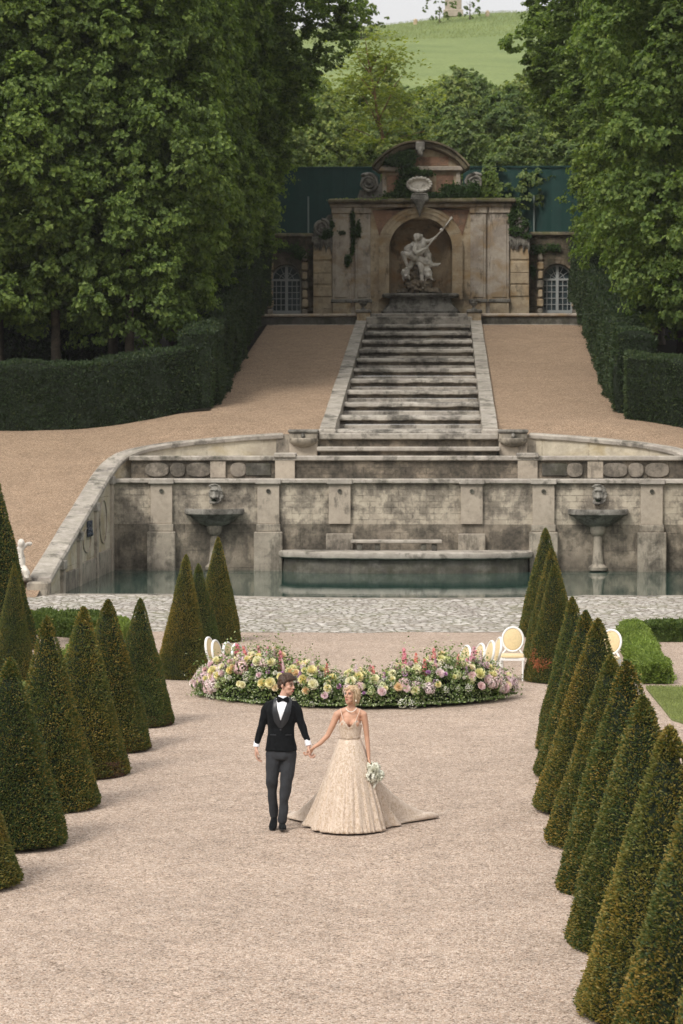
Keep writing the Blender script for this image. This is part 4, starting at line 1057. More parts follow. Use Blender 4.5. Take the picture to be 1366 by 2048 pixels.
hedge('box_hedge','bright green low box hedge running towards the pool beside the right lawn','hedge',[(a.x,a.y+.1),(b.x,b.y)],.50,.36,flat0,5200,(.045,.028),51,M['boxdark'],M['box'],**BX)
hedge('box_hedge','darker low box hedge running off the right edge in front of the cobbles','hedge',[(gnd(1300,1283).x,54.9),(9.5,55.3)],.55,.42,flat0,3600,(.05,.03),52,M['boxdark'],M['boxdark'],**BX)
hedge('box_hedge','low box hedge glimpsed between the left cones, running towards the pool','hedge',[(-5.75,48.0),(-5.85,52),(-5.95,56.0)],.50,.36,flat0,4600,(.045,.028),53,M['boxdark'],M['box'],**BX)
hedge('box_hedge','darker low box hedge along the cobbles behind the left cones','hedge',[(-9.6,57.6),(-8.2,56.9),(-7.4,55.9),(-6.6,55.4),(-6.3,54.2)],.62,.46,flat0,3600,(.05,.03),54,M['boxdark'],M['boxdark'],**BX)

# ================================================================== LAWNS
def lawn(name, lab, poly, seed):
    o = MB().prismz(poly,-.05,.012).obj(name, M['lawn']); tag(o, kind='structure')
    xs_ = [p[0] for p in poly]; ys_ = [p[1] for p in poly]; rng = np.random.default_rng(seed)
    n = 26000; P = np.stack([rng.uniform(min(xs_),max(xs_),n),rng.uniform(min(ys_),max(ys_),n)],1)
    ins = np.zeros(n,bool); j = len(poly)-1
    for i in range(len(poly)):
        xi,yi = poly[i]; xj,yj = poly[j]
        ins ^= ((yi>P[:,1])!=(yj>P[:,1]))&(P[:,0]<(xj-xi)*(P[:,1]-yi)/(yj-yi+1e-12)+xi); j = i
    P = P[ins]; m = len(P); Cn = np.concatenate([P,np.full((m,1),.03)],1); N = nrm(np.concatenate([rng.normal(size=(m,2)),np.full((m,1),.25)],1))
    V,F = leafquads(Cn,N,np.full(m,.055),np.full(m,.012),rng,.05,droop=np.array([0,0,1.6]))
    g = bpy.data.objects.new('grass', np_mesh('grass',V,F,M['grass'],False)); link(g); tag(g,lab,'grass',kind='stuff')
lawn('lawn','short bright grass of the small right lawn',[(5.02,40.4),(5.25,39.6),(6.2,39.0),(8.2,38.8),(8.2,45.2),(5.0,45.3)],1)
lawn('lawn','short bright grass of the small left lawn',[(-9.5,39.5),(-6.6,39.9),(-6.15,41),(-6.1,45.6),(-9.5,45.6)],2)

# ================================================================== TREES
TP = [(0,1.6),(.9,2.6),(2.2,3.2),(4.5,3.45),(7.5,3.5),(10,3.6),(12.5,3.7),(15,3.2),(17.5,1.9),(18.8,.5)]
LEAFSZ = (.175,.15)
TMESH = {}
for sd,mt in (('L','leafL'),('R','leafR')):
    for v in range(2):
        TMESH[sd,v] = crown_mesh('crown', TP, M[mt], 350, 25, LEAFSZ, 1.0, 100+v+(10 if sd=='R' else 0))
OVER = [(0,1.9),(1.2,2.6),(3.5,2.9),(6,3.1),(8,3.5),(10,4.6),(12,5.6),(14.5,6.1),(17,5.8),(19.5,4.4),(21,2.4),(21.8,.6)]
for sd,mt in (('L','leafL'),('R','leafR')):
    TMESH[sd,'o'] = crown_mesh('crown', OVER, M[mt], 560, 26, LEAFSZ, 1.05, 130 if sd=='L' else 131)
def trunk_obj(parent, H, r, seed, lean=(0,0), limbs=5, crown0=3, mat='bark'):
    rng = random.Random(seed); m = MB()
    pts = [(lean[0]*t*t*H+.06*math.sin(t*5+seed)*t*H*.2, lean[1]*t*H, t*H) for t in np.linspace(0,1,9)]; pts[0] = (0,0,-.3)
    m.tube(pts,[r*(1.25-.95*(i/8)**.8) if i else r*1.5 for i in range(9)],10)
    for k in range(limbs):
        t = .62+.3*k/limbs; p = Vector(pts[int(t*8)]); a = rng.uniform(0,6.28); L = rng.uniform(1.8,3.0)*H/14
        m.tube([p,p+Vector((math.cos(a)*L*.5,math.sin(a)*L*.5,L*.45)),p+Vector((math.cos(a)*L,math.sin(a)*L,L*1.0))],[r*.45,r*.3,r*.1],6)
    return m.obj('trunk', M[mat], parent)
def tree(name, x, y, z, h0, mesh, s, seed, lab, group, rz=None, tr=.2, sz=None):
    t = empty(name,(x,y,z),rz if rz is not None else random.Random(seed).uniform(0,6.28),lab,'tree',group)
    trunk_obj(t, h0+9*s, tr, seed)
    c = bpy.data.objects.new('crown', mesh); link(c,t); c.location = (0,0,h0); c.scale = (s,s,sz or s); return t
def tz(x,y): return float(terr(x,min(y,124)))
LT = [ # x, y, crown base height, variant, scale, zscale, label
 (-15.6,93.8,3.9,0,1.0,1.1,'tall lime tree with a bare trunk at the left edge behind the hedge'),
 (-13.4,95.0,4.0,1,.95,1.1,'tall lime tree with a thin bare trunk second from the left edge'),
 (-10.6,95.2,3.0,0,.92,1.12,'lime tree drooping over the corner of the left hedge'),
 (-12.0,101,2.9,1,1.05,1.15,'lime tree behind the two bare trunks on the left'),
 (-10.9,104.0,2.6,0,1.0,1.2,'lime tree in the middle of the row along the left slope'),
 (-10.6,110.5,2.3,1,.98,1.2,'fourth lime tree of the row along the left slope'),
 (-17.0,103,3.4,0,1.15,1.2,'lime tree deep in the grove beyond the left edge'),
 (-16,112,3.4,1,1.2,1.25,'lime tree at the back of the left grove'),
 (-10.3,123.4,2.6,0,.95,.95,'lime tree at the upper end of the left slope beside the arched window'),
]
for i,(x,y,h,v,s,sz,lab) in enumerate(LT): tree('lime_tree',x,y,tz(x,y),h,TMESH['L',v],s,i+1,lab,'lime trees on the left',tr=.19,sz=sz)
tree('lime_tree',-9.9,116.6,tz(-9.9,116.6),2.6,TMESH['L','o'],1.0,20,'large lime tree whose top leans out furthest over the left slope','lime trees on the left',tr=.3,sz=.9)
RT = [
 (10.9,93.8,4.0,0,.98,1.12,'lime tree with a thick dark trunk behind the right hedge corner'),
 (14.2,94.4,3.8,1,1.0,1.12,'lime tree at the right edge of the picture'),
 (12.3,100,3.4,1,.98,1.15,'lime tree behind the thick dark trunk on the right'),
 (12.0,104.5,2.6,0,1.05,1.2,'lime tree in the middle of the row along the right slope'),
 (11.9,111,2.5,1,1.02,1.2,'third lime tree of the row along the right slope'),
 (17.3,103,3.4,0,1.15,1.2,'lime tree deep in the grove beyond the right edge'),
 (17,113,3.4,1,1.2,1.25,'lime tree at the back of the right grove'),
 (11.9,123.6,2.6,1,.95,.95,'lime tree at the upper end of the right slope beside the arched window'),
]
for i,(x,y,h,v,s,sz,lab) in enumerate(RT): tree('lime_tree',x,y,tz(x,y),h,TMESH['R',v],s,i+31,lab,'lime trees on the right',tr=.22,sz=sz)
tree('lime_tree',11.3,117,tz(11.3,117),2.7,TMESH['R','o'],1.0,45,'large lime tree whose top leans out furthest over the right slope','lime trees on the right',rz=2.1,tr=.3,sz=.9)

hedge('grove_shade_screen','dark overgrown hedge far inside the left grove behind the trunks','hedge',[(-30,107),(-20,107.5),(-12.5,108)],1.6,5.2,lambda x,y: terr(x,y),160,(.22,.14),61,M['yewcore'],M['yewdark'],lump=.2,round_=.5)  # leafy screens added so the space behind the trunks goes dark
hedge('grove_shade_screen','dark overgrown hedge far inside the right grove behind the trunks','hedge',[(12.5,107),(20,107),(30,107)],1.6,5.2,lambda x,y: terr(x,y),160,(.22,.14),62,M['yewcore'],M['yewdark'],lump=.2,round_=.5)
# hill trees and shrubs
BP = [(0,1.2),(.8,2.2),(2,2.7),(3.6,2.6),(5,1.9),(6.2,.8),(6.6,.2)]
BM = [crown_mesh('crown', BP, M['leafbg'], 95, 16, (.27,.22), .85, 200+i, rag=.22, fill=.25, flat=.5, sub=8) for i in range(3)]
rng = random.Random(17); k = 0
rows = [(133,-8.5,13,3.0,.66),(138,-10,15,3.4,.70),(145,-10.5,16,3.9,.72),(153,-11,17,4.3,.72),(161,-12,19,4.6,.64),(169,-12,20,5.2,.52),(180,9,22,4.6,.55)]
for (yy,xa,xb,st_,s) in rows:
    x = xa+rng.uniform(0,1)
    while x < xb:
        y = yy+rng.uniform(-2.5,2.5); sc_ = s*rng.uniform(.75,1.2)
        z = float(hillz(np.array(x),np.array(y)))-.5
        t = empty('hill_tree',(x,y,z),rng.uniform(0,6.28),'bushy green tree in the belt of foliage on the hillside behind the grotto','tree','bushy trees on the hillside')
        trunk_obj(t,3.8*sc_,.12*sc_,k,limbs=3)
        c = bpy.data.objects.new('crown',BM[k%3]); link(c,t); c.location=(0,0,.7*sc_); c.scale=(sc_,sc_,sc_*rng.uniform(.9,1.25)); k += 1
        x += st_*rng.uniform(.8,1.2)
# the tall loose sapling with reddish stems
bx,by = fx(760,132),132
st_ = empty('young_maple',(bx,by,float(hillz(np.array(bx),np.array(by)))-.2),0,'slender young tree with reddish stems and pale leaf tiers in the middle of the hillside','tree')
def SP(px,py,dy=0): p = atD(px,py,by+dy); return p-Vector(st_.location)
m = MB()
main = [(768,330),(765,270),(755,230),(750,190),(742,150),(735,110),(730,75)]
m.tube([SP(*q) for q in main],[.10,.09,.08,.07,.055,.035,.015],8)
br = [((760,262),(745,225),(728,195),(712,180)),((757,240),(775,205),(790,170),(805,150)),((751,195),(730,165),(715,150)),((748,178),(770,140),(778,118)),((765,280),(790,250),(812,225),(838,205)),((766,290),(735,268),(700,255)),((742,150),(720,120),(712,100)),((766,300),(800,275),(850,262)),((740,140),(755,115),(765,95))]
tips = []
for i,bb in enumerate(br):
    pts = [SP(q[0],q[1],random.uniform(-1,1)*j*.5) for j,q in enumerate(bb)]; m.tube(pts,[.045-.032*j/(len(pts)-1) for j in range(len(pts))],6); tips += pts[1:]
tips += [SP(*q) for q in main[3:]]
part_ = m.obj('trunk', M['barkr'], st_)
rg = np.random.default_rng(9); Cs=[];Ns=[]
for tp_ in tips:
    for _ in range(5):
        c0 = np.array(tp_)+rg.normal(0,[.75,.6,.42]); nn = 26; q = rg.normal(size=(nn,3))*[.48,.48,.07]
        q[:,2] -= np.hypot(q[:,0],q[:,1])*.25; Cs.append(c0+q); Ns.append(nrm(rg.normal(0,.3,(nn,3))+[0,-.15,1]))
Cs = np.concatenate(Cs); Ns = np.concatenate(Ns); n = len(Cs); L = rg.uniform(.16,.3,n)
V,F = leafquads(Cs,Ns,L,L*.8,rg); c = bpy.data.objects.new('crown',np_mesh('crown',V,F,M['leafyel'],False)); link(c,st_)
# small trees on the ridge
for (px,py,D,s,lab) in ((722,60,238,.62,'small tree on the skyline left of the column'),(690,50,240,.5,'second small tree on the skyline at the edge of the left trees'),(878,25,256,.42,'thin young tree close to the left of the column'),(938,30,256,.45,'thin young tree close to the right of the column')):
    x = fx(px,D); z = float(hillz(np.array(x),np.array(float(D))))
    t = empty('ridge_tree',(x,D,z-.1),random.uniform(0,6),lab,'tree'); trunk_obj(t,4.5*s,.13*s,int(px),limbs=4)
    key = 'thin' if s < .48 else 'full'
    if ('rt',key) not in TMESH: TMESH['rt',key] = crown_mesh('crown',BP,M['leafbg'],16 if key=='thin' else 50,14,(.36,.28),.8,300+len(TMESH),rag=.3,fill=.4,sub=6)
    c = bpy.data.objects.new('crown',TMESH['rt',key]); link(c,t); c.location=(0,0,.6*s); c.scale=(s,s,s*(1.25 if key=='thin' else .9))
# column base on the ridge
D = 262; x = fx(905,D); z = float(hillz(np.array(x),np.array(float(D))))
mo = empty('hilltop_column',(x,D,z-.2),0,'pale square stone pedestal of a column on the hilltop, cut by the top of the picture','monument')
MB().box(-1.02,1.02,-1,1,0,.75,.05).obj('base', M['pil'], mo); MB().box(-.86,.86,-.86,.86,.7,2.15,.02).obj('die', M['pil'], mo)
m = MB(); m.loft([[(-a,-a,zz),(a,-a,zz),(a,a,zz),(-a,a,zz)] for a,zz in ((.86,2.12),(.92,2.18),(1.0,2.34),(1.02,2.44),(.92,2.48))]); m.obj('cornice', M['pil'], mo)
MB().box(-.7,.7,-.7,.7,2.45,3.0,.03).lathe([(.55,0),(.62,.1),(.55,.25),(.48,.35),(.44,3.2),(.40,6.5),(.55,6.7)],(0,0,3.0),20).obj('shaft', M['pil'], mo)
for px,lab in ((830,'small stone bollard on the ridge left of the column'),(973,'small stone bollard on the ridge right of the column')):
    x = fx(px,258); z = float(hillz(np.array(x),np.array(258.)))
    o = MB().box(-.2,.2,-.2,.2,-.2,.42,.05).lathe([(.2,0),(.12,.1),(.01,.14)],(0,0,.41),10).obj('stone_bollard', M['ash']); o.location=(x,258,z+.05); tag(o,lab,'bollard','bollards on the ridge')
# tall grass along the ridge line
rg = np.random.default_rng(77); n = 26000; xx = rg.uniform(-22,34,n); yv = rg.uniform(236,264,n); zz_ = hillz(xx,yv)
V,F = leafquads(np.stack([xx,yv,zz_+.12],1),nrm(np.stack([rg.normal(size=n),rg.normal(size=n),np.full(n,.2)],1)),rg.uniform(.15,.32,n),np.full(n,.03),rg,.05,droop=np.array([0,0,1.8]))
g = bpy.data.objects.new('meadow_grass',np_mesh('meadow_grass',V,F,M['grass'],False)); link(g); tag(g,'rough grass along the skyline of the hill','grass',kind='stuff')

# ---------------------------------------------------------------- ivy and weeds on the facade
def ivy(name, lab, blobs, dens=1.0, leaf=(.13,.10), mat='ivy', cat='ivy'):
    """blobs: (px,py,rx,rz, y) in facade pixels"""
    rg = np.random.default_rng(abs(hash(lab))%9999 if False else sum(map(ord,lab))); Cs=[]
    for (px,py,rx,rz_,y) in blobs:
        n = int(260*dens*(rx*rz_)/60+25); q = rg.normal(size=(n,3))*.5
        Cs.append(np.stack([X_(px)+q[:,0]*rx/39.7, DF+y+q[:,1]*.14, Z_(py)+q[:,2]*rz_/39.7],1))
    Cs = np.concatenate(Cs); n = len(Cs); N = nrm(rg.normal(0,.5,(n,3))+[0,-.7,.6]); L = rg.uniform(.6,1.3,n)*leaf[0]
    V,F = leafquads(Cs,N,L,L*leaf[1]/leaf[0],rg); o = bpy.data.objects.new(name,np_mesh(name,V,F,M[mat],False)); link(o); tag(o,lab,cat); return o
ivy('ivy','dark ivy filling the left half of the curved pediment',[(790,318,24,10,.0),(808,314,20,12,.0),(775,326,14,6,.0),(800,328,22,7,-.1)],1.5)
ivy('ivy','ivy spreading above the round cartouche under the pediment',[(822,345,22,7,-.1),(815,362,10,20,.0),(850,350,14,5,-.1),(805,380,12,18,.0),(800,393,30,7,-.1)],1.2)
ivy('ivy','ivy and ferns along the cornice right of the cartouche',[(905,385,20,12,-.1),(928,390,22,10,-.1),(870,395,22,6,-.15),(945,380,12,10,0)],1.3)
ivy('leafy_shrub','leafy pale green shrub growing beside the right scroll of the pediment',[(975,370,16,16,.2),(980,352,12,5,.3),(972,390,20,10,.1)],1.1,(.18,.14),'leafR','shrub')
ivy('ivy','ivy strand hanging between the two left pilasters',[(706,470,4,22,-.05),(716,462,5,14,-.08),(705,440,4,14,-.05),(704,500,3,10,-.03)],1.6,(.11,.08))
ivy('fern','single dark fern tuft growing from the left pilaster above the base',[(696,520,6,9,-.05),(695,528,3,7,-.07)],2.2,(.12,.07),'ivy','fern')
ivy('weeds','thin weeds on the face of the outer left pilaster',[(684,467,8,5,-.05)],1.1,(.1,.05),'ivy','weeds')
ivy('ivy','trailing ivy on the scroll at the right end of the cornice',[(1022,440,8,14,.0),(1030,465,12,9,-.05),(1048,450,7,10,.1),(1028,420,5,12,.0),(1052,475,8,5,0)],1.1,(.12,.08))
ivy('ivy','greenery clinging to the left scroll and wall top',[(655,468,10,7,.0),(648,476,9,4,.0),(664,452,4,10,0)],1.0,(.12,.08))
ivy('ivy','brown-green creeper over the dark rubble wall left of the grotto',[(580,495,20,8,.9),(600,508,14,9,.9),(560,490,12,7,.9)],.7,(.12,.08))
ivy('moss_cushions','row of moss cushions along the left end of the cornice',[(700,402,30,2.5,-.2),(740,403,25,2.5,-.25),(770,400,20,3,-.2)],1.0,(.08,.06),'leafbg','moss')
ivy('ivy','creeper on the dark rubble wall right of the grotto',[(1066,540,5,14,.9),(1075,500,14,9,.9),(1105,495,14,7,.9)],.7,(.12,.08))
# ================================================================== FLOWER ARRANGEMENT
def floral(name, cols, rough=.6, trans=.25):
    t = NT(name); g = t.n('ShaderNodeNewGeometry'); oi = t.n('ShaderNodeObjectInfo'); n = len(cols)
    a = t.ramp(oi.outputs['Random'], [(i/max(1,n-1), c) for i,c in enumerate(cols)])
    c = t.mix(.5, a, t.ramp(g.outputs['Random Per Island'], [(0,(.75,.72,.7)),(1,(1.12,1.12,1.1))]), 'MULTIPLY')
    d = t.n('ShaderNodeBsdfPrincipled'); t.l(c,d.inputs['Base Color']); d.inputs['Roughness'].default_value = rough; d.inputs['Specular IOR Level'].default_value=.2
    tr = t.n('ShaderNodeBsdfTranslucent'); t.l(c,tr.inputs[0]); mx_ = t.n('ShaderNodeMixShader'); mx_.inputs[0].default_value = trans
    t.l(d.outputs[0],mx_.inputs[1]); t.l(tr.outputs[0],mx_.inputs[2]); t.l(mx_.outputs[0],t.out.inputs[0]); return t.m
M['fy'] = floral('yellow_petals',[(.84,.76,.36),(.88,.83,.52),(.87,.85,.64),(.82,.80,.42)])
M['fc'] = floral('peach_petals',[(.86,.68,.44),(.88,.76,.54),(.85,.80,.62)])
M['fp'] = floral('blush_petals',[(.82,.60,.60),(.85,.72,.70),(.80,.62,.68),(.86,.78,.74)])
M['fh'] = floral('hot_pink_petals',[(.78,.22,.28),(.80,.33,.40),(.76,.42,.50),(.84,.28,.22)])
M['fl'] = floral('lavender_petals',[(.50,.27,.50),(.62,.38,.60),(.55,.30,.42)])
M['fw'] = floral('white_petals',[(.80,.78,.70),(.76,.77,.66)])
M['fg'] = floral('lime_petals',[(.52,.60,.22),(.62,.66,.34),(.70,.72,.45)])
M['folA'] = foliage('arrangement_greens',[(.05,.085,.02),(.08,.13,.03),(.15,.21,.06),(.24,.30,.12),(.36,.40,.24)],.35,nsc=4.5)
M['folW'] = foliage('tiny_white_blossom',[(.55,.60,.45),(.72,.74,.62)],.3)
def rose_mesh(name, r, mat, seed, layers=((0,.25,5),(25,.6,6),(55,.85,8),(85,1.0,9)), ruff=.15):
    rg = random.Random(seed); m = MB()
    for el,rr,nn in layers:
        for k in range(nn):
            a = 2*PI*k/nn+rg.uniform(-.3,.3)+el; e = R(90-el+rg.uniform(-12,12))
            out = Vector((math.cos(a)*math.cos(e),math.sin(a)*math.cos(e),math.sin(e)))
            side = Vector((-math.sin(a),math.cos(a),0)); w_ = r*.62*(.6+.5*rr)
            b0 = out*r*.12; mid = out*r*.62*(.7+.4*rr); top = out*r*(.75+.3*rr)+Vector((0,0,r*.15)); 
            j = lambda: Vector((rg.uniform(-1,1),rg.uniform(-1,1),rg.uniform(-1,1)))*r*ruff*.5
            m.add([b0,mid-side*w_+j(),top-side*w_*.6+j(),top+side*w_*.6+j(),mid+side*w_+j(),mid-out*r*.05],[(0,1,5),(0,5,4),(1,2,5),(2,3,5),(3,4,5)])
    m.ell((0,0,r*.25),(r*.3,r*.3,r*.3),nu=8,nv=5)
    me = m.mesh(name, mat, False); me.shade_smooth(); return me
def cluster_mesh(name, rx, rz_, n, fl, mat, seed, taper=0):
    rg = np.random.default_rng(seed); d = nrm(rg.normal(size=(n,3))); 
    if taper:   # spike
        t = rg.random(n); a = rg.uniform(0,6.28,n); rr = rx*(1-t*.75); P = np.stack([rr*np.cos(a),rr*np.sin(a),t*rz_],1); N = nrm(np.stack([np.cos(a),np.sin(a),np.full(n,.4)],1)); L = fl*(1-t*.5)
    else: P = d*[rx,rx,rz_]*rg.uniform(.86,1.05,(n,1)); N = d; L = np.full(n,fl)
    V1,F1 = leafquads(P,nrm(N+rg.normal(0,.25,(n,3))),L,L*.9,rg,-.12); V2,F2 = leafquads(P,nrm(N+rg.normal(0,.25,(n,3))),L,L*.9,rg,-.12)
    return np_mesh(name,np.concatenate([V1,V2]),np.concatenate([F1,F2+len(V1)]),mat,False)
fa = empty('flower_arrangement',(-.2,43.2,0),0,'long low crescent of mixed garden flowers laid on the gravel behind the couple','flower arrangement')
def HH(th):
    return np.interp(th,[-80,-70,-60,-50,-40,-25,-12,0,10,22,35,48,60,70,80],[.40,.55,.60,.70,.84,.74,.54,.48,.50,.60,.72,.68,.60,.50,.30])
def arcpt(th):  # th degrees
    return Vector((-.05+2.45*math.sin(R(th)), 44.35-2.15*math.cos(R(th))-43.2, 0)), Vector((math.sin(R(th)),-math.cos(R(th)),0)).normalized()
def hgt(th): return float(HH(th))
rg = np.random.default_rng(21)
n = 38000; th = rg.uniform(-80,80,n); u = rg.uniform(-12,192,n)
cx_ = -.05+2.45*np.sin(np.radians(th)); cy_ = 44.35-2.15*np.cos(np.radians(th))-43.2; ox_ = np.sin(np.radians(th)); oy_ = -np.cos(np.radians(th))
a = np.abs(th)/78; H_ = HH(th); lump = 1+.12*np.sin(th*.35)+.10*np.sin(th*.83+1)+.07*np.sin(th*1.7+u*.05)
wv = (.34+.06*a)*lump; rr = rg.uniform(.62,1.1,n)+np.where(rg.random(n)<.22,rg.uniform(0,.38,n),0)*(1+np.sin(th*1.1)*.6); 
P = np.stack([cx_+ox_*wv*np.cos(np.radians(u))*rr, cy_+oy_*wv*np.cos(np.radians(u))*rr, np.maximum(.01,.05+(H_*lump-.05)*np.sin(np.radians(np.clip(u,0,180)))**.7*rr)],1)
spr_ = rg.random(n)<.16; P[:,2] += spr_*rg.uniform(0,.11,n)*(1+.8*np.sin(th*.9+2)*np.sin(th*.37))*(np.abs(u-90)<70)
N = nrm(np.stack([ox_*np.cos(np.radians(u)),oy_*np.cos(np.radians(u)),np.abs(np.sin(np.radians(u)))+.2],1)+rg.normal(0,.55,(n,3)))
L = rg.uniform(.03,.075,n); V,F = leafquads(P,N,L,L*.55,rg,.1)
o = bpy.data.objects.new('foliage',np_mesh('foliage',V,F,M['folA'],False)); link(o,fa)
core = MB(); rings = []
for t_ in np.linspace(-79,79,40):
    p,d = arcpt(t_); h = hgt(t_)*.72; rings.append([p+d*.24*math.cos(R(q))+Vector((0,0,max(0,math.sin(R(q)))*h)) for q in range(0,360,30)])
core.loft(rings).jitter(.03,4); core.obj('moss_base', M['yewcore'], fa)
# blossoms of tiny white filler flowers
sel = rg.random(n)<.12; Pw = P[sel]*1.0; off = np.stack([ox_[sel],oy_[sel],np.full(sel.sum(),.3)],1)*.03; nn = len(Pw)
V,F = leafquads(Pw+off,nrm(N[sel]+[0,-.3,.3]),np.full(nn,.022),np.full(nn,.02),rg,.1)
o = bpy.data.objects.new('white_sprays',np_mesh('white_sprays',V,F,M['folW'],False)); link(o,fa); tag(o,kind='stuff')
FM = {'bl':cluster_mesh('small_blossom_spray',.06,.05,60,.018,M['fw'],61),'gy':cluster_mesh('yellow_spray',.05,.07,70,.02,M['fy'],62),'ry':rose_mesh('yellow_rose',.074,M['fy'],1),'rc':rose_mesh('peach_rose',.078,M['fc'],2),'rp':rose_mesh('pink_peony',.078,M['fp'],3),
 'rl':rose_mesh('lavender_rose',.05,M['fl'],4),'hy':cluster_mesh('hydrangea',.115,.09,170,.034,M['fp'],5),'hg':cluster_mesh('lime_hydrangea',.085,.07,130,.03,M['fg'],6),
 'sp':cluster_mesh('pink_flower_spike',.062,.40,220,.045,M['fh'],7,1),'sb':cluster_mesh('blush_flower_spike',.045,.34,170,.04,M['fp'],8,1),'wt':rose_mesh('white_rose',.045,M['fw'],9),'sl':cluster_mesh('lavender_spray',.05,.16,90,.028,M['fl'],10,1)}
def put(key, th, u, k=1.0, s=1.0, up=0):
    p,d = arcpt(th); hh = hgt(th)*(1+.1*math.sin(th*.35)); w_ = .36+.06*abs(th)/78
    pos = p+d*w_*math.cos(R(u))*k+Vector((0,0,.05+(hh-.05)*max(0,math.sin(R(u)))**.7*k+up))
    o = bpy.data.objects.new(FM[key].name, FM[key]); link(o,fa); o.location = pos
    nn = (d*math.cos(R(u))*1.0+Vector((random.uniform(-.3,.3),-.35,math.sin(R(u))+.15)))
    if key in ('sp','sb','sl'): nn = Vector((random.uniform(-.14,.14),random.uniform(-.2,.1),1))+d*.10
    o.rotation_euler = nn.to_track_quat('Z','Y').to_euler(); o.scale = (s,s,s); return o
rr_ = random.Random(8)
for i in range(98): put('ry', rr_.uniform(-78,78), rr_.uniform(12,135), 1.06, rr_.uniform(.55,1.35))
for i in range(26): put('rc', rr_.uniform(-70,70), rr_.uniform(10,120), 1.05, rr_.uniform(.7,1.1))
for i in range(80): 
    t_ = rr_.choice([rr_.uniform(-80,-48),rr_.uniform(45,80),rr_.uniform(-78,78)]); put('rp', t_, rr_.uniform(10,130), 1.05, rr_.uniform(.6,1.05))
for i in range(64): 
    t_ = rr_.choice([rr_.uniform(-82,-55),rr_.uniform(58,82),rr_.uniform(-80,80)]); put('hy', t_, rr_.uniform(10,120), 1.02, rr_.uniform(.7,1.25))
for i in range(50): put('hg', rr_.uniform(-80,80), rr_.uniform(10,140), 1.0, rr_.uniform(.5,1.0))
for i in range(60): put('wt', rr_.uniform(-78,78), rr_.uniform(10,130), 1.05, rr_.uniform(.6,1.1))
for i in range(90): put('bl', rr_.uniform(-80,80), rr_.uniform(-5,110), 1.02, rr_.uniform(.7,1.5))
for i in range(50): put('gy', rr_.uniform(-75,75), rr_.uniform(20,120), 1.05, rr_.uniform(.6,1.2), rr_.uniform(0,.06))
for i in range(20): put('rl', rr_.uniform(-60,70), rr_.uniform(15,120), 1.05, rr_.uniform(.5,.9))
for t_ in (-52,-49,-43,-39,-36,-33,-27,-23,-20,-8,8,10,23,27,30,36,44,52,55,62): put('sp', t_+rr_.uniform(-1,1), rr_.uniform(60,100), .80, rr_.uniform(.7,1.15), rr_.uniform(-.12,.02))
for t_ in (-60,-46,-41,-30,-25,-15,2,17,33,48,58,64): put('sb', t_+rr_.uniform(-2,2), rr_.uniform(55,110), .82, rr_.uniform(.7,1.1), rr_.uniform(-.1,.02))
for t_ in (-31,-18,-12,13,21,35,47): put('sl', t_, rr_.uniform(30,80), .9, rr_.uniform(.8,1.2))

# ================================================================== CHAIRS
M['chw'] = plain('white_lacquer',(.74,.73,.70),.35,var=.04); M['chg'] = plain('golden_fabric',(.60,.475,.27),.75,var=.08,sheen=.2)
def torus_e(m, c, rx, rz_, r, n=32, k=8, tilt=0, sqy=1.0):
    rings = []
    for i in range(n):
        a = 2*PI*i/n; ct = Vector((rx*math.cos(a),0,rz_*math.sin(a))); o_ = Vector((math.cos(a)/rx,0,math.sin(a)/rz_)).normalized()
        rings.append([Vector(c)+Matrix.Rotation(tilt,3,'X')@(ct+o_*r*math.cos(2*PI*j/k)+Vector((0,r*sqy*math.sin(2*PI*j/k),0))) for j in range(k)])
    b = len(m.v); m.v += [tuple(p) for rg_ in rings for p in rg_]
    for i in range(n):
        for j in range(k): i2,j2=(i+1)%n,(j+1)%k; m.f.append((b+i*k+j,b+i2*k+j,b+i2*k+j2,b+i*k+j2))
    return m
def make_chair():
    t = empty('chair',(0,0,0))   # faces -y
    tl = R(-11)
    s_ = MB(); s_.prismz([(-.235,-.22),(.235,-.22),(.22,.2),(-.22,.2)],.38,.435); torus = s_
    f = s_.obj('seat_rail', M['chw'], t)
    cu = MB(); cu.loft([[(x*k,y*k-.01,z) for x,y in ((-.22,-.2),(-.1,-.225),(.1,-.225),(.22,-.2),(.225,0),(.205,.18),(0,.19),(-.205,.18),(-.225,0))] for k,z in ((1,.435),(1.02,.455),(.97,.48),(.75,.492),(.2,.495))]); cu.obj('seat', M['chg'], t)
    b = empty  # noqa
    c = (0,.255,.735); m = MB(); torus_e(m,c,.195,.225,.022,tilt=tl,sqy=1.1); 
    for sx in (-1,1): m.tube([(sx*.19,.195,.40),(sx*.175,.205,.48),(sx*.12,.225,.555)],[.022,.02,.018],8)
    fr = m.obj('back_frame', M['chw'], t)
    p = MB(); rot = Matrix.Rotation(tl,3,'X'); rings=[]
    for k,dy in ((.02,-.035),(.6,-.032),(.92,-.02),(1,0),(.92,.02),(.6,.028),(.02,.03)): rings.append([Vector(c)+rot@Vector((.178*k*math.cos(a),dy,.208*k*math.sin(a))) for a in np.linspace(0,2*PI,28,endpoint=False)])
    p.loft(rings); p.obj('back_cushion', M['chg'], fr)
    for sx in (-1,1):
        MB().tube([(sx*.205,-.19,.40),(sx*.21,-.195,.36),(sx*.205,-.195,.18),(sx*.2,-.2,0)],[.028,.024,.019,.012],8).obj('leg', M['chw'], t)
        MB().tube([(sx*.19,.18,.42),(sx*.19,.19,.2),(sx*.2,.25,0)],[.022,.02,.014],8).obj('leg', M['chw'], t)
    return t
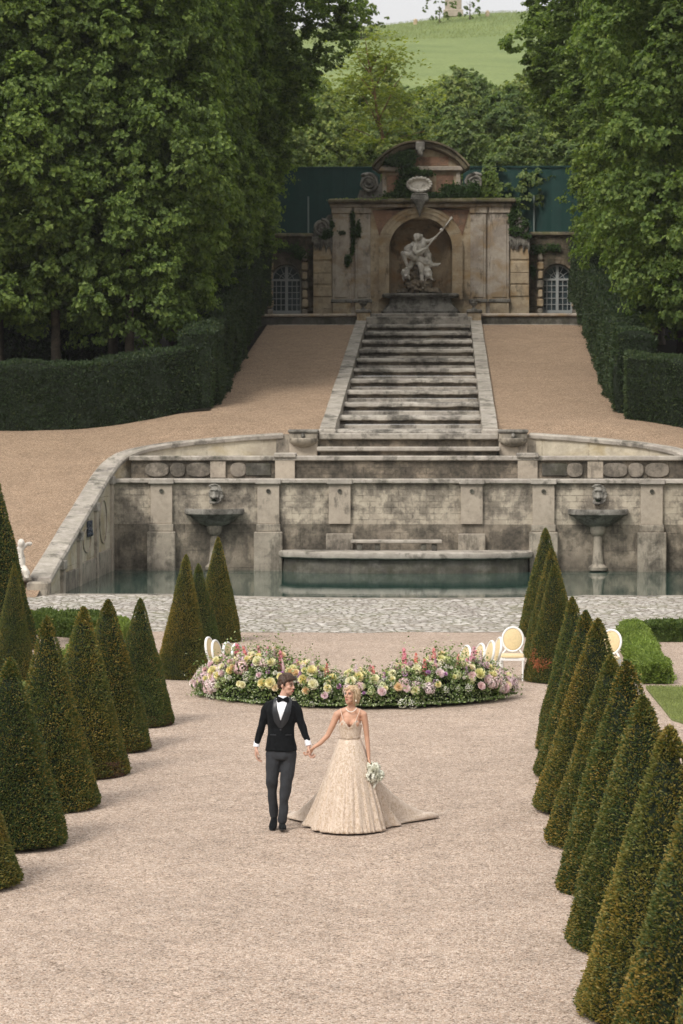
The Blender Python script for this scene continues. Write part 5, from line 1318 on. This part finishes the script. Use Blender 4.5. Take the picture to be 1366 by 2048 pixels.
chairs = [(-2.60,44.5,74,.98,'white oval-backed chair, outermost of the four left of the flowers'),(-2.44,44.0,72,.97,'white oval-backed chair, second from the outside of the four on the left'),
 (-2.20,43.6,68,.97,'white oval-backed chair, third from the outside of the four on the left'),(-2.02,43.3,64,.97,'white oval-backed chair, innermost of the four on the left, mostly behind flowers'),
 (1.50,43.3,-64,.95,'white oval-backed chair, innermost of the group on the right, faint behind flowers'),(1.74,43.5,-68,.97,'white oval-backed chair, second from the inside of the group on the right'),
 (1.92,43.95,-72,.98,'white oval-backed chair, third from the inside of the group on the right'),(2.06,44.45,-76,1.0,'white oval-backed chair, outermost of the tight group on the right'),
 (2.62,46.5,-4,1.0,'white oval-backed chair with golden cushions facing us right of the flowers'),(4.33,46.0,-24,1.0,'white oval-backed chair mostly hidden behind the right cone row')]
ch0 = make_chair()
for i,(x,y,rz,s,lab) in enumerate(chairs):
    o = ch0 if i == 0 else copy_tree(ch0)
    o.location = (x,y,0); o.rotation_euler = (0,0,R(rz)); o.scale = (s,s,s); tag(o,lab,'chair','white oval-backed chairs')

# ================================================================== PEOPLE
M['skin'] = plain('skin_groom',(.50,.30,.22),.5,var=.05,sss=.08,sc=12); M['skinb'] = plain('skin_bride',(.48,.275,.185),.48,var=.05,sss=.08,sc=12)
M['velvet'] = plain('black_velvet',(.008,.009,.010),.9,spec=.08,sheen=.03,var=.3); M['satin'] = plain('satin_lapel',(.018,.020,.023),.38,spec=.4,var=.1)
M['shirt'] = plain('white_shirt',(.76,.77,.80),.7,var=.04); M['trou'] = plain('charcoal_trousers',(.026,.028,.032),.8,var=.15,sheen=.03)
M['hairg'] = plain('brown_hair',(.050,.029,.019),.6,var=.5,sc=60,bump=.6); M['hairb'] = plain('blonde_hair',(.40,.28,.165),.5,var=.35,sc=50,bump=.6)
def locks(name, cols):
    t = NT(name); g = t.n('ShaderNodeNewGeometry'); return t.bsdf(t.ramp(g.outputs['Random Per Island'],[(i/(len(cols)-1),c) for i,c in enumerate(cols)]), .5, spec=.35)
M['lockb'] = locks('blonde_locks',[(.22,.13,.07),(.40,.27,.15),(.55,.41,.26),(.66,.54,.38)]); M['lockg'] = locks('brown_locks',[(.025,.016,.010),(.06,.035,.022),(.10,.06,.038)])
M['lips'] = plain('lips',(.40,.12,.10),.45); M['eyew'] = plain('eye_white',(.42,.37,.33),.4); M['eyed'] = plain('eye_dark',(.02,.014,.01),.3); M['pearl'] = plain('pearl',(.75,.70,.62),.25,spec=.5,var=.02)
def head_parts(fem=False):
    h = MB(); h.ell((0,.018,.032),(.074,.092,.086)); h.ell((0,-.018,-.03),(.058,.068,.074 if fem else .078)); h.ell((0,-.058,-.098),(.024,.022,.018)) 
    h.ell((0,-.04,-.07),(.046 if fem else .052,.045,.04))
    for s in (-1,1):
        h.ell((s*.036,-.062,-.018),(.022,.02,.02)); h.ell((s*.075,.012,-.004),(.010,.019,.030)); h.ell((s*.011,-.094,-.024),(.009,.010,.007))
    h.chain([(0,-.082,.022),(0,-.103,-.016),(0,-.108,-.022)],[.008,.010,.010]); h.cap((-.034,-.074,.030),(.034,-.074,.030),.010,.010)
    h.ell((0,-.086,-.056),(.022,.010,.010))
    return h
def face_bits(Mx, root, hairmat, fem=False):
    def mk(m,name,mat,par): 
        m.xf(Mx); return m.obj(name,mat,par)
    for s in (-1,1):
        e = mk(MB().ell((s*.030,-.078,.010),(.0135,.0085,.0065)),'eye',M['eyew'],root); mk(MB().ell((s*.030+(-.002),-.0855,.010),(.0062,.003,.0062),nu=10,nv=6),'iris',M['eyed'],e)
        mk(MB().tube([(s*.014,-.088,.030),(s*.030,-.088,.036),(s*.047,-.076,.030)],[.004,.0045,.002],6),'eyebrow',hairmat,root)
        mk(MB().tube([(s*.016,-.0855,.016),(s*.030,-.0875,.0195),(s*.044,-.078,.015)],[.0022,.003,.0015],6),'eyelid',M['eyed'],root)
    l = MB(); l.ell((0,-.0945,-.0525),(.021,.006,.0045)); l.ell((0,-.094,-.0605),(.018,.006,.0055)); mk(l,'lips',M['lips'],root)
def hand(m, wr, D, T, Pn, curl=(20,30,25), sc_=1.0, spread=0):
    wr = Vector(wr); D = Vector(D).normalized(); T = (Vector(T)-D*Vector(T).dot(D)).normalized(); Pn = Vector(Pn); Pn = (Pn-D*Pn.dot(D)-T*Pn.dot(T)).normalized()
    for k in (-.026,-.009,.009,.026): m.cap(wr+D*.012*sc_+T*k*.75*sc_, wr+D*.088*sc_+T*k*1.12*sc_, .015*sc_, .0125*sc_)
    lens = ((.044,.028,.020),(.048,.031,.022),(.045,.029,.021),(.035,.022,.017))
    for i,ln in enumerate(lens):
        p = wr+D*(.090-.004*abs(i-1))*sc_+T*(.030-.020*i)*sc_; ang = 0
        for j,l_ in enumerate(ln):
            ang += curl[j]+(i-1.5)*4; d = (D*math.cos(R(ang))+Pn*math.sin(R(ang))+T*(1.5-i)*spread).normalized(); q = p+d*l_*sc_
            m.cap(p,q,(.0092-.0008*j)*sc_,(.0086-.0011*j)*sc_); p = q
    p = wr+D*.022*sc_+T*.030*sc_; d = (D*.75+T*.6+Pn*.35).normalized(); q = p+d*.042*sc_; m.cap(p,q,.014*sc_,.0105*sc_); d = (D*.9+T*.15+Pn*.35).normalized(); m.cap(q,q+d*.033*sc_,.0105*sc_,.008*sc_)

# ---------------- groom
gx = (560-883)*29.4/5000+CX
gr = empty('person',(gx,29.4,0),0,'man in a black velvet dinner jacket walking hand in hand, head turned to the woman','person')
hc = Vector((.078,.0,1.695)); MH = Matrix.Translation(hc) @ Matrix.Rotation(R(56),4,'Z') @ Matrix.Rotation(R(6),4,'X')
b = MB(); h = head_parts(); h.xf(MH); b.add(h.v,h.f)
b.chain([(.07,.01,1.63),(.045,.015,1.56),(.03,.02,1.48)],[.056,.058,.066]); b.chain([(-.14,.02,1.42),(.16,.02,1.43)],[.04,.04])
b.ell((.01,.02,1.30),(.15,.09,.2)); b.ell((.01,.02,1.0),(.14,.09,.17))
b.chain([(-.13,.02,1.42),(-.205,.01,1.25),(-.270,-.02,1.03),(-.283,-.035,.965)],[.036,.034,.028,.024]); hand(b,(-.285,-.037,.96),(-.02,-.12,-1),(.12,-1,-.05),(1,.1,0),(26,34,26),1.1)
b.chain([(.15,.02,1.42),(.242,.01,1.235),(.320,-.03,1.03),(.338,-.04,.985)],[.036,.034,.028,.024]); hand(b,(.340,-.042,.975),(.0,-.12,-1),(-.15,-1,.1),(1,-.15,0),(42,62,45),1.08)
b.chain([(-.078,.02,.88),(-.092,.005,.72),(-.100,-.01,.54),(-.096,.05,.34),(-.083,.10,.11)],[.07,.06,.045,.04,.032]); b.chain([(.096,.02,.88),(.090,.0,.72),(.066,-.035,.52),(.045,-.04,.32),(.023,-.04,.08)],[.07,.06,.045,.04,.032])
b.blob('body', M['skin'], gr, .0062, 2)
face_bits(MH, gr, M['hairg'])
hr = MB()
for c_,r_ in (((0,.03,.058),(.083,.094,.078)),((0,.085,.0),(.066,.04,.07)),((.0,-.035,.098),(.068,.055,.034)),((.045,-.062,.082),(.040,.032,.024)),((-.045,-.055,.080),(.040,.034,.028)),((.02,-.078,.080),(.035,.020,.020)),
   ((-.02,-.076,.078),(.030,.020,.018)),((.074,.02,.035),(.014,.05,.045)),((-.074,.02,.035),(.014,.05,.045)),((0,.0,.118),(.060,.07,.03)),((.073,-.018,.020),(.010,.014,.03)),((-.073,-.018,.020),(.010,.014,.03))): hr.ell(c_,r_)
hr.xf(MH); hr.blob('hair', M['hairg'], gr, .006, 1, disp=(.010,26))
st2 = MB(); rg_ = random.Random(3)
for k in range(150):
    a = rg_.uniform(-2.6,2.6); el = rg_.uniform(.5,1.3); p0 = Vector((.07*math.sin(a)*math.cos(el),.02-.08*math.cos(a)*math.cos(el),.06+.075*math.sin(el))); 
    d = Vector((math.sin(a)*.02+.02,-math.cos(a)*.03,-.012)); st2.tube([p0,p0+d*.6+Vector((0,0,.012)),p0+d*1.4-Vector((0,0,.006))],[.006,.005,.001],5)
st2.xf(MH); st2.obj('hair_locks', M['lockg'], gr)
JR = [(.915,.006,.186,.128),(.98,.006,.180,.126),(1.10,.008,.160,.118),(1.19,.010,.155,.116),(1.30,.010,.172,.126),(1.39,.010,.190,.128),(1.45,.010,.190,.112),(1.495,.012,.150,.09),(1.535,.022,.088,.07),(1.548,.028,.068,.06)]
def jsurf(x,z):
    zs_=[q[0] for q in JR]; cx=np.interp(z,zs_,[q[1] for q in JR]); rx=np.interp(z,zs_,[q[2] for q in JR]); ry=np.interp(z,zs_,[q[3] for q in JR])
    return .02-ry*math.sqrt(max(.02,1-abs((x-cx)/rx)**2.3))
j = MB(); rings=[]
for z,cx,rx,ry in JR: rings.append([(cx+rx*math.copysign(abs(math.cos(a))**.87,math.cos(a)),.02+ry*math.copysign(abs(math.sin(a))**.87,math.sin(a)),z) for a in np.linspace(0,2*PI,36,endpoint=False)])
j.loft(rings)
j.chain([(-.140,.015,1.445),(-.172,.01,1.40),(-.207,.01,1.25),(-.243,-.01,1.12),(-.275,-.025,1.02)],[.058,.058,.049,.043,.038])
j.chain([(.165,.015,1.452),(.203,.01,1.40),(.243,.01,1.24),(.288,-.01,1.12),(.321,-.028,1.045)],[.058,.058,.049,.043,.038])
j.blob('jacket', M['velvet'], gr, .0085, 2, disp=(.009,11))
def strip(name, zs_, xi, xo, off, mat, par, th=.012):
    m = MB(); rr=[]
    for z,a_,b_ in zip(zs_,xi,xo):
        row=[]; 
        for t_ in (0,.33,.66,1): x=a_+(b_-a_)*t_; row.append((x,jsurf(x,z)-off-(.003 if 0<t_<1 else 0),z))
        rr.append(row+[(p[0],p[1]+th+.02,p[2]) for p in row[::-1]])
    m.loft(rr); return m.obj(name,mat,par)
zs_ = list(np.linspace(1.535,1.29,12)); 
strip('shirt', zs_, [np.interp(z,[1.29,1.42,1.535],[.008,-.028,-.045]) for z in zs_],[np.interp(z,[1.29,1.42,1.535],[.016,.058,.098]) for z in zs_],.006,M['shirt'],gr)
zl = list(np.linspace(1.545,1.195,18))
strip('lapel', zl, [np.interp(z,[1.195,1.30,1.42,1.545],[.008,.006,-.030,-.050]) for z in zl],[np.interp(z,[1.195,1.225,1.28,1.38,1.50,1.545],[-.008,-.035,-.070,-.088,-.082,-.066]) for z in zl],.011,M['satin'],gr)
strip('lapel', zl, [np.interp(z,[1.195,1.30,1.42,1.545],[.008,.016,.062,.100]) for z in zl],[np.interp(z,[1.195,1.225,1.28,1.38,1.50,1.545],[.026,.060,.096,.128,.140,.118]) for z in zl],.011,M['satin'],gr)
MB().lathe([(.068,0),(.066,.03),(.060,.045),(.056,.045),(.06,0)],(.038,.012,1.525),24,0,2*PI,.95).obj('collar', M['shirt'], gr)
bt = MB(); bc = Vector((.035,-.060,1.530))
for s in (-1,1): bt.loft([[bc+Vector((s*x,-.012+dy,z_)) for dy,z_ in ((-.008,-hh),(-.012,0),(-.008,hh),(.008,hh),(.008,-hh))] for x,hh in ((.004,.012),(.022,.023),(.050,.036),(.066,.031),(.071,.012))])
bt.ell(bc+Vector((0,-.022,0)),(.013,.012,.015)); bt.obj('bow_tie', M['velvet'], gr)
bt2 = MB(); bt2.ell((.010,jsurf(.01,1.175)-.006,1.175),(.012,.006,.012)); bt2.obj('button', M['satin'], gr)
for a_,c_ in ((-.135,-.045),(.065,.155)): strip('pocket_flap',[1.105,1.118],[a_,a_],[c_,c_],.007,M['satin'],gr)
for (p0,p1) in (((-.276,-.024,1.03),(-.283,-.034,.965)),((.320,-.026,1.05),(.336,-.038,.985))): MB().tube([p0,(Vector(p0)+Vector(p1))/2,p1],[.036,.0365,.037],18).obj('cuff', M['shirt'], gr)
tr_ = MB(); rr=[]
tr_.loft([[(.006+rx*math.cos(a),.02+ry*math.sin(a),z) for a in np.linspace(0,2*PI,24,endpoint=False)] for z,rx,ry in ((1.02,.155,.105),(.93,.172,.118),(.86,.172,.12),(.82,.15,.11))])
tr_.chain([(-.078,.02,.88),(-.092,.005,.72),(-.100,-.01,.54),(-.096,.05,.34),(-.083,.10,.13)],[.098,.088,.067,.057,.052]); tr_.chain([(.096,.02,.88),(.090,.0,.72),(.066,-.035,.52),(.045,-.04,.32),(.025,-.045,.10)],[.098,.088,.070,.060,.056])
tr_.blob('trousers', M['trou'], gr, .0085, 3, disp=(.014,9))
def shoe(p, rz, pitch):
    m = MB()
    rr=[]
    for y,w_,h0,h1 in ((.10,.020,.0,.06),(.085,.034,.0,.08),(.03,.036,.0,.085),(-.03,.038,.0,.066),(-.09,.046,.0,.05),(-.14,.044,.0,.038),(-.175,.03,.004,.03),(-.188,.012,.01,.022)):
        rr.append([(w_*math.cos(a),y,(h0+h1)/2+(h1-h0)/2*math.sin(a)) for a in np.linspace(0,2*PI,16,endpoint=False)])
    m.loft(rr); m.xf(Matrix.Translation(p)@Matrix.Rotation(rz,4,'Z')@Matrix.Rotation(pitch,4,'X')); o=m.obj('shoe', M['velvet'], gr)
    s = MB(); rr=[]
    for y,w_ in ((.102,.024),(.03,.037),(-.09,.047),(-.15,.042),(-.188,.014)): rr.append([(-w_,y,-.006),(w_,y,-.006),(w_,y,.008),(-w_,y,.008)])
    s.loft(rr); s.xf(Matrix.Translation(p)@Matrix.Rotation(rz,4,'Z')@Matrix.Rotation(pitch,4,'X')); s.obj('sole', M['satin'], o)
shoe((-.083,.10,.055),R(-4),R(26)); shoe((.022,-.03,.008),R(6),R(0))

# ---------------- bride
bx_ = (700-883)*29.4/5000+CX
br_ = empty('person',(bx_,29.4,0),0,'blonde woman in a champagne lace ball gown with a long train, looking at the man','person')
hcb = Vector((.016,.0,1.575)); MHb = Matrix.Translation(hcb) @ Matrix.Rotation(R(-36),4,'Z') @ Matrix.Rotation(R(-10),4,'X') @ Matrix.Scale(.95,4)
b = MB(); h = head_parts(True); h.xf(MHb); b.add(h.v,h.f)
b.chain([(.025,.02,1.53),(.018,.025,1.46),(.01,.025,1.38)],[.046,.045,.058]); b.chain([(.01,.03,1.40),(-.09,.02,1.375),(-.150,.01,1.345)],[.055,.045,.046]); b.chain([(.01,.03,1.40),(.10,.02,1.375),(.158,.01,1.345)],[.055,.045,.046])
b.ell((0,.02,1.27),(.130,.085,.14)); b.ell((-.058,-.048,1.245),(.058,.052,.058)); b.ell((.062,-.048,1.245),(.058,.052,.058)); b.ell((0,.015,1.09),(.108,.078,.12)); b.ell((0,.03,.92),(.15,.11,.14))
b.chain([(-.155,.01,1.345),(-.205,.0,1.22),(-.262,-.005,1.10),(-.35,-.025,1.01),(-.435,-.04,.955)],[.043,.038,.031,.027,.020]); hand(b,(-.437,-.04,.953),(-.52,-.22,-.9),(-.3,-1,.2),(-.75,.5,.1),(45,62,45),.95)
b.chain([(.162,.01,1.345),(.185,.015,1.22),(.200,.015,1.09),(.214,-.01,.95),(.224,-.03,.845)],[.043,.037,.031,.027,.020]); hand(b,(.225,-.03,.84),(.12,-.25,-1),(-.2,-1,.2),(1,-.2,0),(55,65,40),.92)
b.chain([(-.08,.02,.88),(-.07,.0,.48),(-.06,.0,.09),(-.06,-.10,.05)],[.08,.05,.032,.03]); b.chain([(.08,.02,.88),(.07,.08,.48),(.06,.12,.09),(.06,.02,.05)],[.08,.05,.032,.03])
b.blob('body', M['skinb'], br_, .0060, 2)
face_bits(MHb, br_, M['hairb'], True)
hr = MB()
for c_,r_ in (((0,.03,.052),(.077,.088,.076)),((0,.080,-.02),(.064,.038,.075)),((.070,.045,-.02),(.016,.045,.07)),((-.070,.045,-.015),(.016,.045,.06)),((0,-.010,.098),(.056,.050,.022)),((0,.055,-.060),(.046,.028,.03))): hr.ell(c_,r_)
hr.xf(MHb); hr.blob('hair', M['hairb'], br_, .006, 1, disp=(.008,24))
s_ = MB(); rg_ = random.Random(12)
for k in range(230):
    a = rg_.uniform(-2.9,2.9); top = Vector((0,-.0,.125)); sx,cy = math.sin(a),-math.cos(a)
    fringe = abs(a) < .8; zend = rg_.uniform(.03,.085) if fringe else rg_.uniform(-.125,-.02)
    p1 = Vector((.074*sx,.025+.088*cy,.085)); p2 = Vector((.086*sx*(1.05 if abs(a)>.6 else .8),.028+.100*cy*(1.02),(.085+zend)/2)); kx_ = .066 if not fringe else .082; p3 = Vector((kx_*sx+rg_.uniform(-.014,.014),.03+(.080 if not fringe else .098)*cy+rg_.uniform(-.016,.016),zend)); p2 += Vector((rg_.uniform(-.006,.006),rg_.uniform(-.006,.006),0))
    if fringe: p3.x += .040*(1 if a>.1 else -1); p2.x += .022*(1 if a>.1 else -1)
    s_.tube([top+Vector((sx*.02,cy*.02,0)),p1,p2,p3],[.003,.0042,.0038,.001],5)
s_.xf(MHb); s_.obj('hair_locks', M['lockb'], br_)
# dress fabric
t = NT('champagne_lace'); P = t.pos(obj=True); ge = t.noise(t.pos((1,1,.7),obj=True), 48, 4, .65, 1.0); g2_ = t.noise(P, 110, 3, .6)
v = t.n('ShaderNodeTexVoronoi'); v.inputs['Scale'].default_value = 46; t.l(P, v.inputs['Vector'])
sprig = t.math('MULTIPLY', t.ramp(ge,[(.46,0.0),(.56,1.0)]), t.ramp(g2_,[(.35,.3),(.6,1.0)]))
c_ = t.mix(sprig,(.60,.49,.395),(.43,.31,.20)); c_ = t.mix(t.ramp(v.outputs['Distance'],[(.10,1.0),(.2,0.0)]), c_, (.80,.72,.60))
t.bsdf(c_, .5, t.bump(t.math('ADD',sprig,g2_), .6, .006), spec=.35, sheen=.25); M['lace'] = t.m
M['tulle'] = plain('blush_tulle',(.60,.45,.35),.6,var=.12,sheen=.2)
# skirt
hemA = np.array([-200,-166,-140,-115,-90,-65,-40,-14,0,14,26,43,62,90,118,134,150,169-5,194]); hemR = np.array([.55,.46,.46,.47,.46,.46,.45,.44,.46,.58,.80,1.34,1.55,1.65,1.35,1.08,.78,.62,.50])
nA, nT = 420, 46; AA = np.linspace(-180,180,nA,endpoint=False); Rh = np.interp(AA,hemA,hemR)
ph_ = AA*PI/180
pleat = .50*np.sin(ph_*11+.6)+.35*np.sin(ph_*19+1.9)+.3*np.sin(ph_*29+.4)
pleat = np.sign(pleat)*np.abs(pleat)**.8
Vs=[]; zw=1.075
for i in range(nT):
    tt = i/(nT-1); rwx,rwy = .113,.088
    ca_,sa_ = np.cos(ph_),np.sin(ph_)
    rw_ = 1/np.sqrt((ca_/rwx)**2+(sa_/rwy)**2)
    Rf = np.minimum(Rh,.46); ex = Rh-Rf
    r = rw_+(Rf-rw_)*tt**.80+ex*tt**1.75
    amp = .12*np.clip(tt*1.3,0,1)*(.55+.8*np.clip(ex,0,.6))
    front = np.exp(-((AA+90)/38)**2)
    r = r*(1+amp*pleat*(1-.6*front))
    for th0,wd_,dp in ((178,8,.40),(160,5,.2),(147,6,.34),(-4,8,.42),(12,4,.18),(30,6,.34),(-122,5,.12),(-60,5,.12),(-96,3,.07),(-78,3,.05)):
        dd_ = (AA-th0+180)%360-180; r = r*(1-dp*np.exp(-(dd_/wd_)**2)*np.clip((tt-.12)*1.5,0,1)*(1-.35*tt**6))
    z = zw*(1-tt)**(1+.55*np.clip(ex,0,1.1)) 
    r = r*(1+tt**10*.022*np.sin(ph_*37+1)*np.sin(ph_*13))
    z = z+.05*np.clip(ex,0,1)*tt**2*np.clip(pleat,0,1)*(1-tt**12)+.002
    z = np.where(tt<.985, np.maximum(z, .085*np.clip(ex,0,1.1)*np.clip((1-tt)/.07,0,1)**.5*(.75+.35*pleat)), z)
    cy0 = .015
    Vs.append(np.stack([r*ca_, cy0+r*sa_, z],1))
V = np.concatenate(Vs); i,jj = np.meshgrid(np.arange(nT-1),np.arange(nA),indexing='ij'); kk=(jj+1)%nA
F = np.stack([(i+1)*nA+jj,(i+1)*nA+kk,i*nA+kk,i*nA+jj],-1).reshape(-1,4)
o = bpy.data.objects.new('skirt', np_mesh('skirt',V,F,M['lace'])); link(o,br_)
so_ = o.modifiers.new('t','SOLIDIFY'); so_.thickness = .004; so_.offset = -1
# darker underskirt folds showing at both sides of the train
for a0,a1,kx in ((128,152,1.0),(20,40,1.0)): pass
# bodice
bd = MB(); rr=[]
def bod(a, z):
    zs2=[1.06,1.12,1.18,1.24,1.30]; rx=np.interp(z,zs2,[.117,.121,.131,.140,.138]); ry=np.interp(z,zs2,[.092,.094,.103,.125,.112])
    return (rx*math.cos(a),.012+ry*math.sin(a)*(1 if math.sin(a)<0 else .92),z)
nb=48; aa=[2*PI*k/nb for k in range(nb)]
def ztop(a):
    d = math.degrees(a)%360; f = abs(d-270)
    return float(np.interp(f,[0,8,24,36,55,80,180],[1.205,1.222,1.275,1.292,1.25,1.225,1.205]))
for k in range(9): rr.append([bod(a,1.06+(ztop(a)-1.06)*k/8) for a in aa])
bd.loft(rr,False); bo = bd.obj('bodice', M['lace'], br_); sm = bo.modifiers.new('t','SOLIDIFY'); sm.thickness=.006; sm.offset=1
MB().loft([[ (x*1.02,y*1.02,z) for x,y,z in [bod(a,zz) for a in aa]] for zz in (1.062,1.085)],False).obj('waistband', M['tulle'], br_)
for s,xt in ((-1,-.112),(1,.120)): MB().tube([(s*.070,-.106,1.285),(s*.088,-.088,1.33),(xt*.95,-.045,1.392),(xt,.01,1.418),(xt*.95,.06,1.38)],.004,6).obj('strap', M['tulle'], br_)
nk = MB()
for k in range(44):
    a = 2*PI*k/44; f = max(0,-math.sin(a)); nk.ell((.014+.061*math.cos(a),.012+.068*math.sin(a)-.008*f,1.425-.038*f**1.5),(.0062,.0062,.0062),nu=6,nv=4)
nk.obj('necklace', M['pearl'], br_)
for s in (1,): 
    e = MB().ell((s*.078,.005,-.045),(.006,.006,.007),nu=8,nv=5).ell((s*.079,.004,-.064),(.009,.009,.012),nu=8,nv=5); e.xf(MHb); e.obj('earring', M['pearl'], br_)
# bouquet in her hand
BQS=1.2
bq = empty('bouquet',(bx_+.262,29.33,.655),0,'small white bouquet with trailing ribbons held low in her hand','bouquet')
WM = rose_mesh('white_rose',.042,M['fw'],30); HM = cluster_mesh('white_hydrangea',.055,.05,110,.026,M['fw'],31)
rq = random.Random(4)
for k in range(22):
    d = Vector((rq.gauss(0,1),rq.gauss(0,1)-.4,rq.gauss(0,1))).normalized(); o = bpy.data.objects.new('white_rose' if k%3 else 'white_hydrangea', WM if k%3 else HM); link(o,bq)
    o.location = Vector((d.x*.095,d.y*.075,d.z*.08)); o.rotation_euler = d.to_track_quat('Z','Y').to_euler(); s = rq.uniform(.9,1.35); o.scale=(s,s,s)
q = np.random.default_rng(3); dd = nrm(q.normal(size=(26,3))+[0,0,.9]); V,F = leafquads(dd*[.10,.08,.09],dd,np.full(26,.07),np.full(26,.03),q); link(bpy.data.objects.new('leaves',np_mesh('leaves',V,F,M['ivy'],False)),bq)
MB().tube([(-.035,.02,.15),(-.02,.01,.06),(0,0,0)],[.014,.016,.02],8).obj('stems', M['box'], bq)
for k,(x0,L) in enumerate(((.0,.36),(.03,.28),(-.02,.22),(.015,.40))):
    m = MB(); rr=[]
    for i in range(14): tt=i/13; x=x0+.02*math.sin(tt*6+k)+tt*.01*(k-1); y=-.05+.018*math.sin(tt*8+k*2); w2=.017+.004*math.sin(tt*9+k); rr.append([(x-w2,y,-.03-L*tt),(x+w2,y+.008*math.sin(tt*11),-.03-L*tt),(x+w2,y+.002+.008*math.sin(tt*11),-.03-L*tt),(x-w2,y+.002,-.03-L*tt)])
    m.loft(rr); m.obj('ribbon', M['fw'] if k else M['tulle'], bq)
# thin air volume up to the hill, added to lift the blacks
tH = bpy.data.materials.new('haze_air'); tH.use_nodes = True; tH.node_tree.nodes.clear()
_o = tH.node_tree.nodes.new('ShaderNodeOutputMaterial'); _v = tH.node_tree.nodes.new('ShaderNodeVolumePrincipled')
_v.inputs['Color'].default_value = (.95,.95,.95,1); _v.inputs['Density'].default_value = .00013; _v.inputs['Anisotropy'].default_value = .2
tH.node_tree.links.new(_v.outputs[0], _o.inputs['Volume'])
o = MB().box(-610,610,-610,910,-5,66).obj('haze', tH, None, False); tag(o, 'thin pale haze in the air', 'haze', kind='stuff')
# ================================================================== CAMERA, LIGHT, WORLD
cam = bpy.data.cameras.new('Camera'); co = bpy.data.objects.new('Camera', cam); C.objects.link(co)
co.matrix_world = Matrix.Translation((CX,0,CZ)) @ CAMROT.to_4x4()
cam.sensor_fit = 'VERTICAL'; cam.sensor_height = 36; cam.sensor_width = 24; cam.lens = FPX/2048*36
cam.clip_start = .5; cam.clip_end = 2000
cam.dof.use_dof = True; cam.dof.focus_distance = 30; cam.dof.aperture_fstop = 5.6
bpy.context.scene.camera = co
W = bpy.data.worlds.new('World'); bpy.context.scene.world = W; W.use_nodes = True
nt = W.node_tree; nt.nodes.clear()
sky = nt.nodes.new('ShaderNodeTexSky'); sky.sky_type = 'NISHITA'; sky.sun_disc = False
SUN_EL, SUN_ROT = R(47), R(-146)
sky.sun_elevation = SUN_EL; sky.sun_rotation = SUN_ROT; sky.air_density = 1.2; sky.dust_density = 4; sky.ozone_density = 1
hs = nt.nodes.new('ShaderNodeHueSaturation'); hs.inputs['Saturation'].default_value = .18
mx = nt.nodes.new('ShaderNodeMix'); mx.data_type = 'RGBA'; mx.inputs[0].default_value = .6; mx.inputs[7].default_value = (7.6,7.5,7.5,1)
bg = nt.nodes.new('ShaderNodeBackground'); bg.inputs['Strength'].default_value = .12
wo = nt.nodes.new('ShaderNodeOutputWorld')
nt.links.new(sky.outputs[0], hs.inputs['Color']); nt.links.new(hs.outputs[0], mx.inputs[6]); tc = nt.nodes.new('ShaderNodeTexCoord'); sz = nt.nodes.new('ShaderNodeSeparateXYZ'); rp = nt.nodes.new('ShaderNodeValToRGB')
nt.links.new(tc.outputs['Generated'], sz.inputs[0]); nt.links.new(sz.outputs[2], rp.inputs[0])
rp.color_ramp.elements[0].position = .10; rp.color_ramp.elements[0].color = (.60,.60,.60,1); rp.color_ramp.elements[1].position = .75; rp.color_ramp.elements[1].color = (1,1,1,1)
m2 = nt.nodes.new('ShaderNodeMix'); m2.data_type = 'RGBA'; m2.blend_type = 'MULTIPLY'; m2.inputs[0].default_value = 1
nt.links.new(mx.outputs[2], m2.inputs[6]); nt.links.new(rp.outputs[0], m2.inputs[7]); nt.links.new(m2.outputs[2], bg.inputs[0]); nt.links.new(bg.outputs[0], wo.inputs[0])
sd = bpy.data.lights.new('Sun', 'SUN'); so = bpy.data.objects.new('Sun', sd); C.objects.link(so)
sd.energy = 1.5; sd.angle = R(16); sd.color = (1,.95,.88)
# sun direction matching the sky: rotation measured from +Y clockwise
sv = Vector((math.sin(SUN_ROT)*math.cos(SUN_EL), math.cos(SUN_ROT)*math.cos(SUN_EL), math.sin(SUN_EL)))
so.rotation_euler = sv.to_track_quat('Z','Y').to_euler()
sc = bpy.context.scene
sc.view_settings.view_transform = 'Standard'; sc.view_settings.look = 'None'; sc.view_settings.gamma = 1; sc.view_settings.exposure = 0.82
sc.render.engine = 'CYCLES'
sc.cycles.use_denoising = True; sc.cycles.denoiser = 'OPENIMAGEDENOISE'
sc.cycles.max_bounces = 8; sc.cycles.diffuse_bounces = 5; sc.cycles.glossy_bounces = 3; sc.cycles.transmission_bounces = 4; sc.cycles.transparent_max_bounces = 8
sc.cycles.caustics_reflective = False; sc.cycles.caustics_refractive = False
sc.render.film_transparent = False
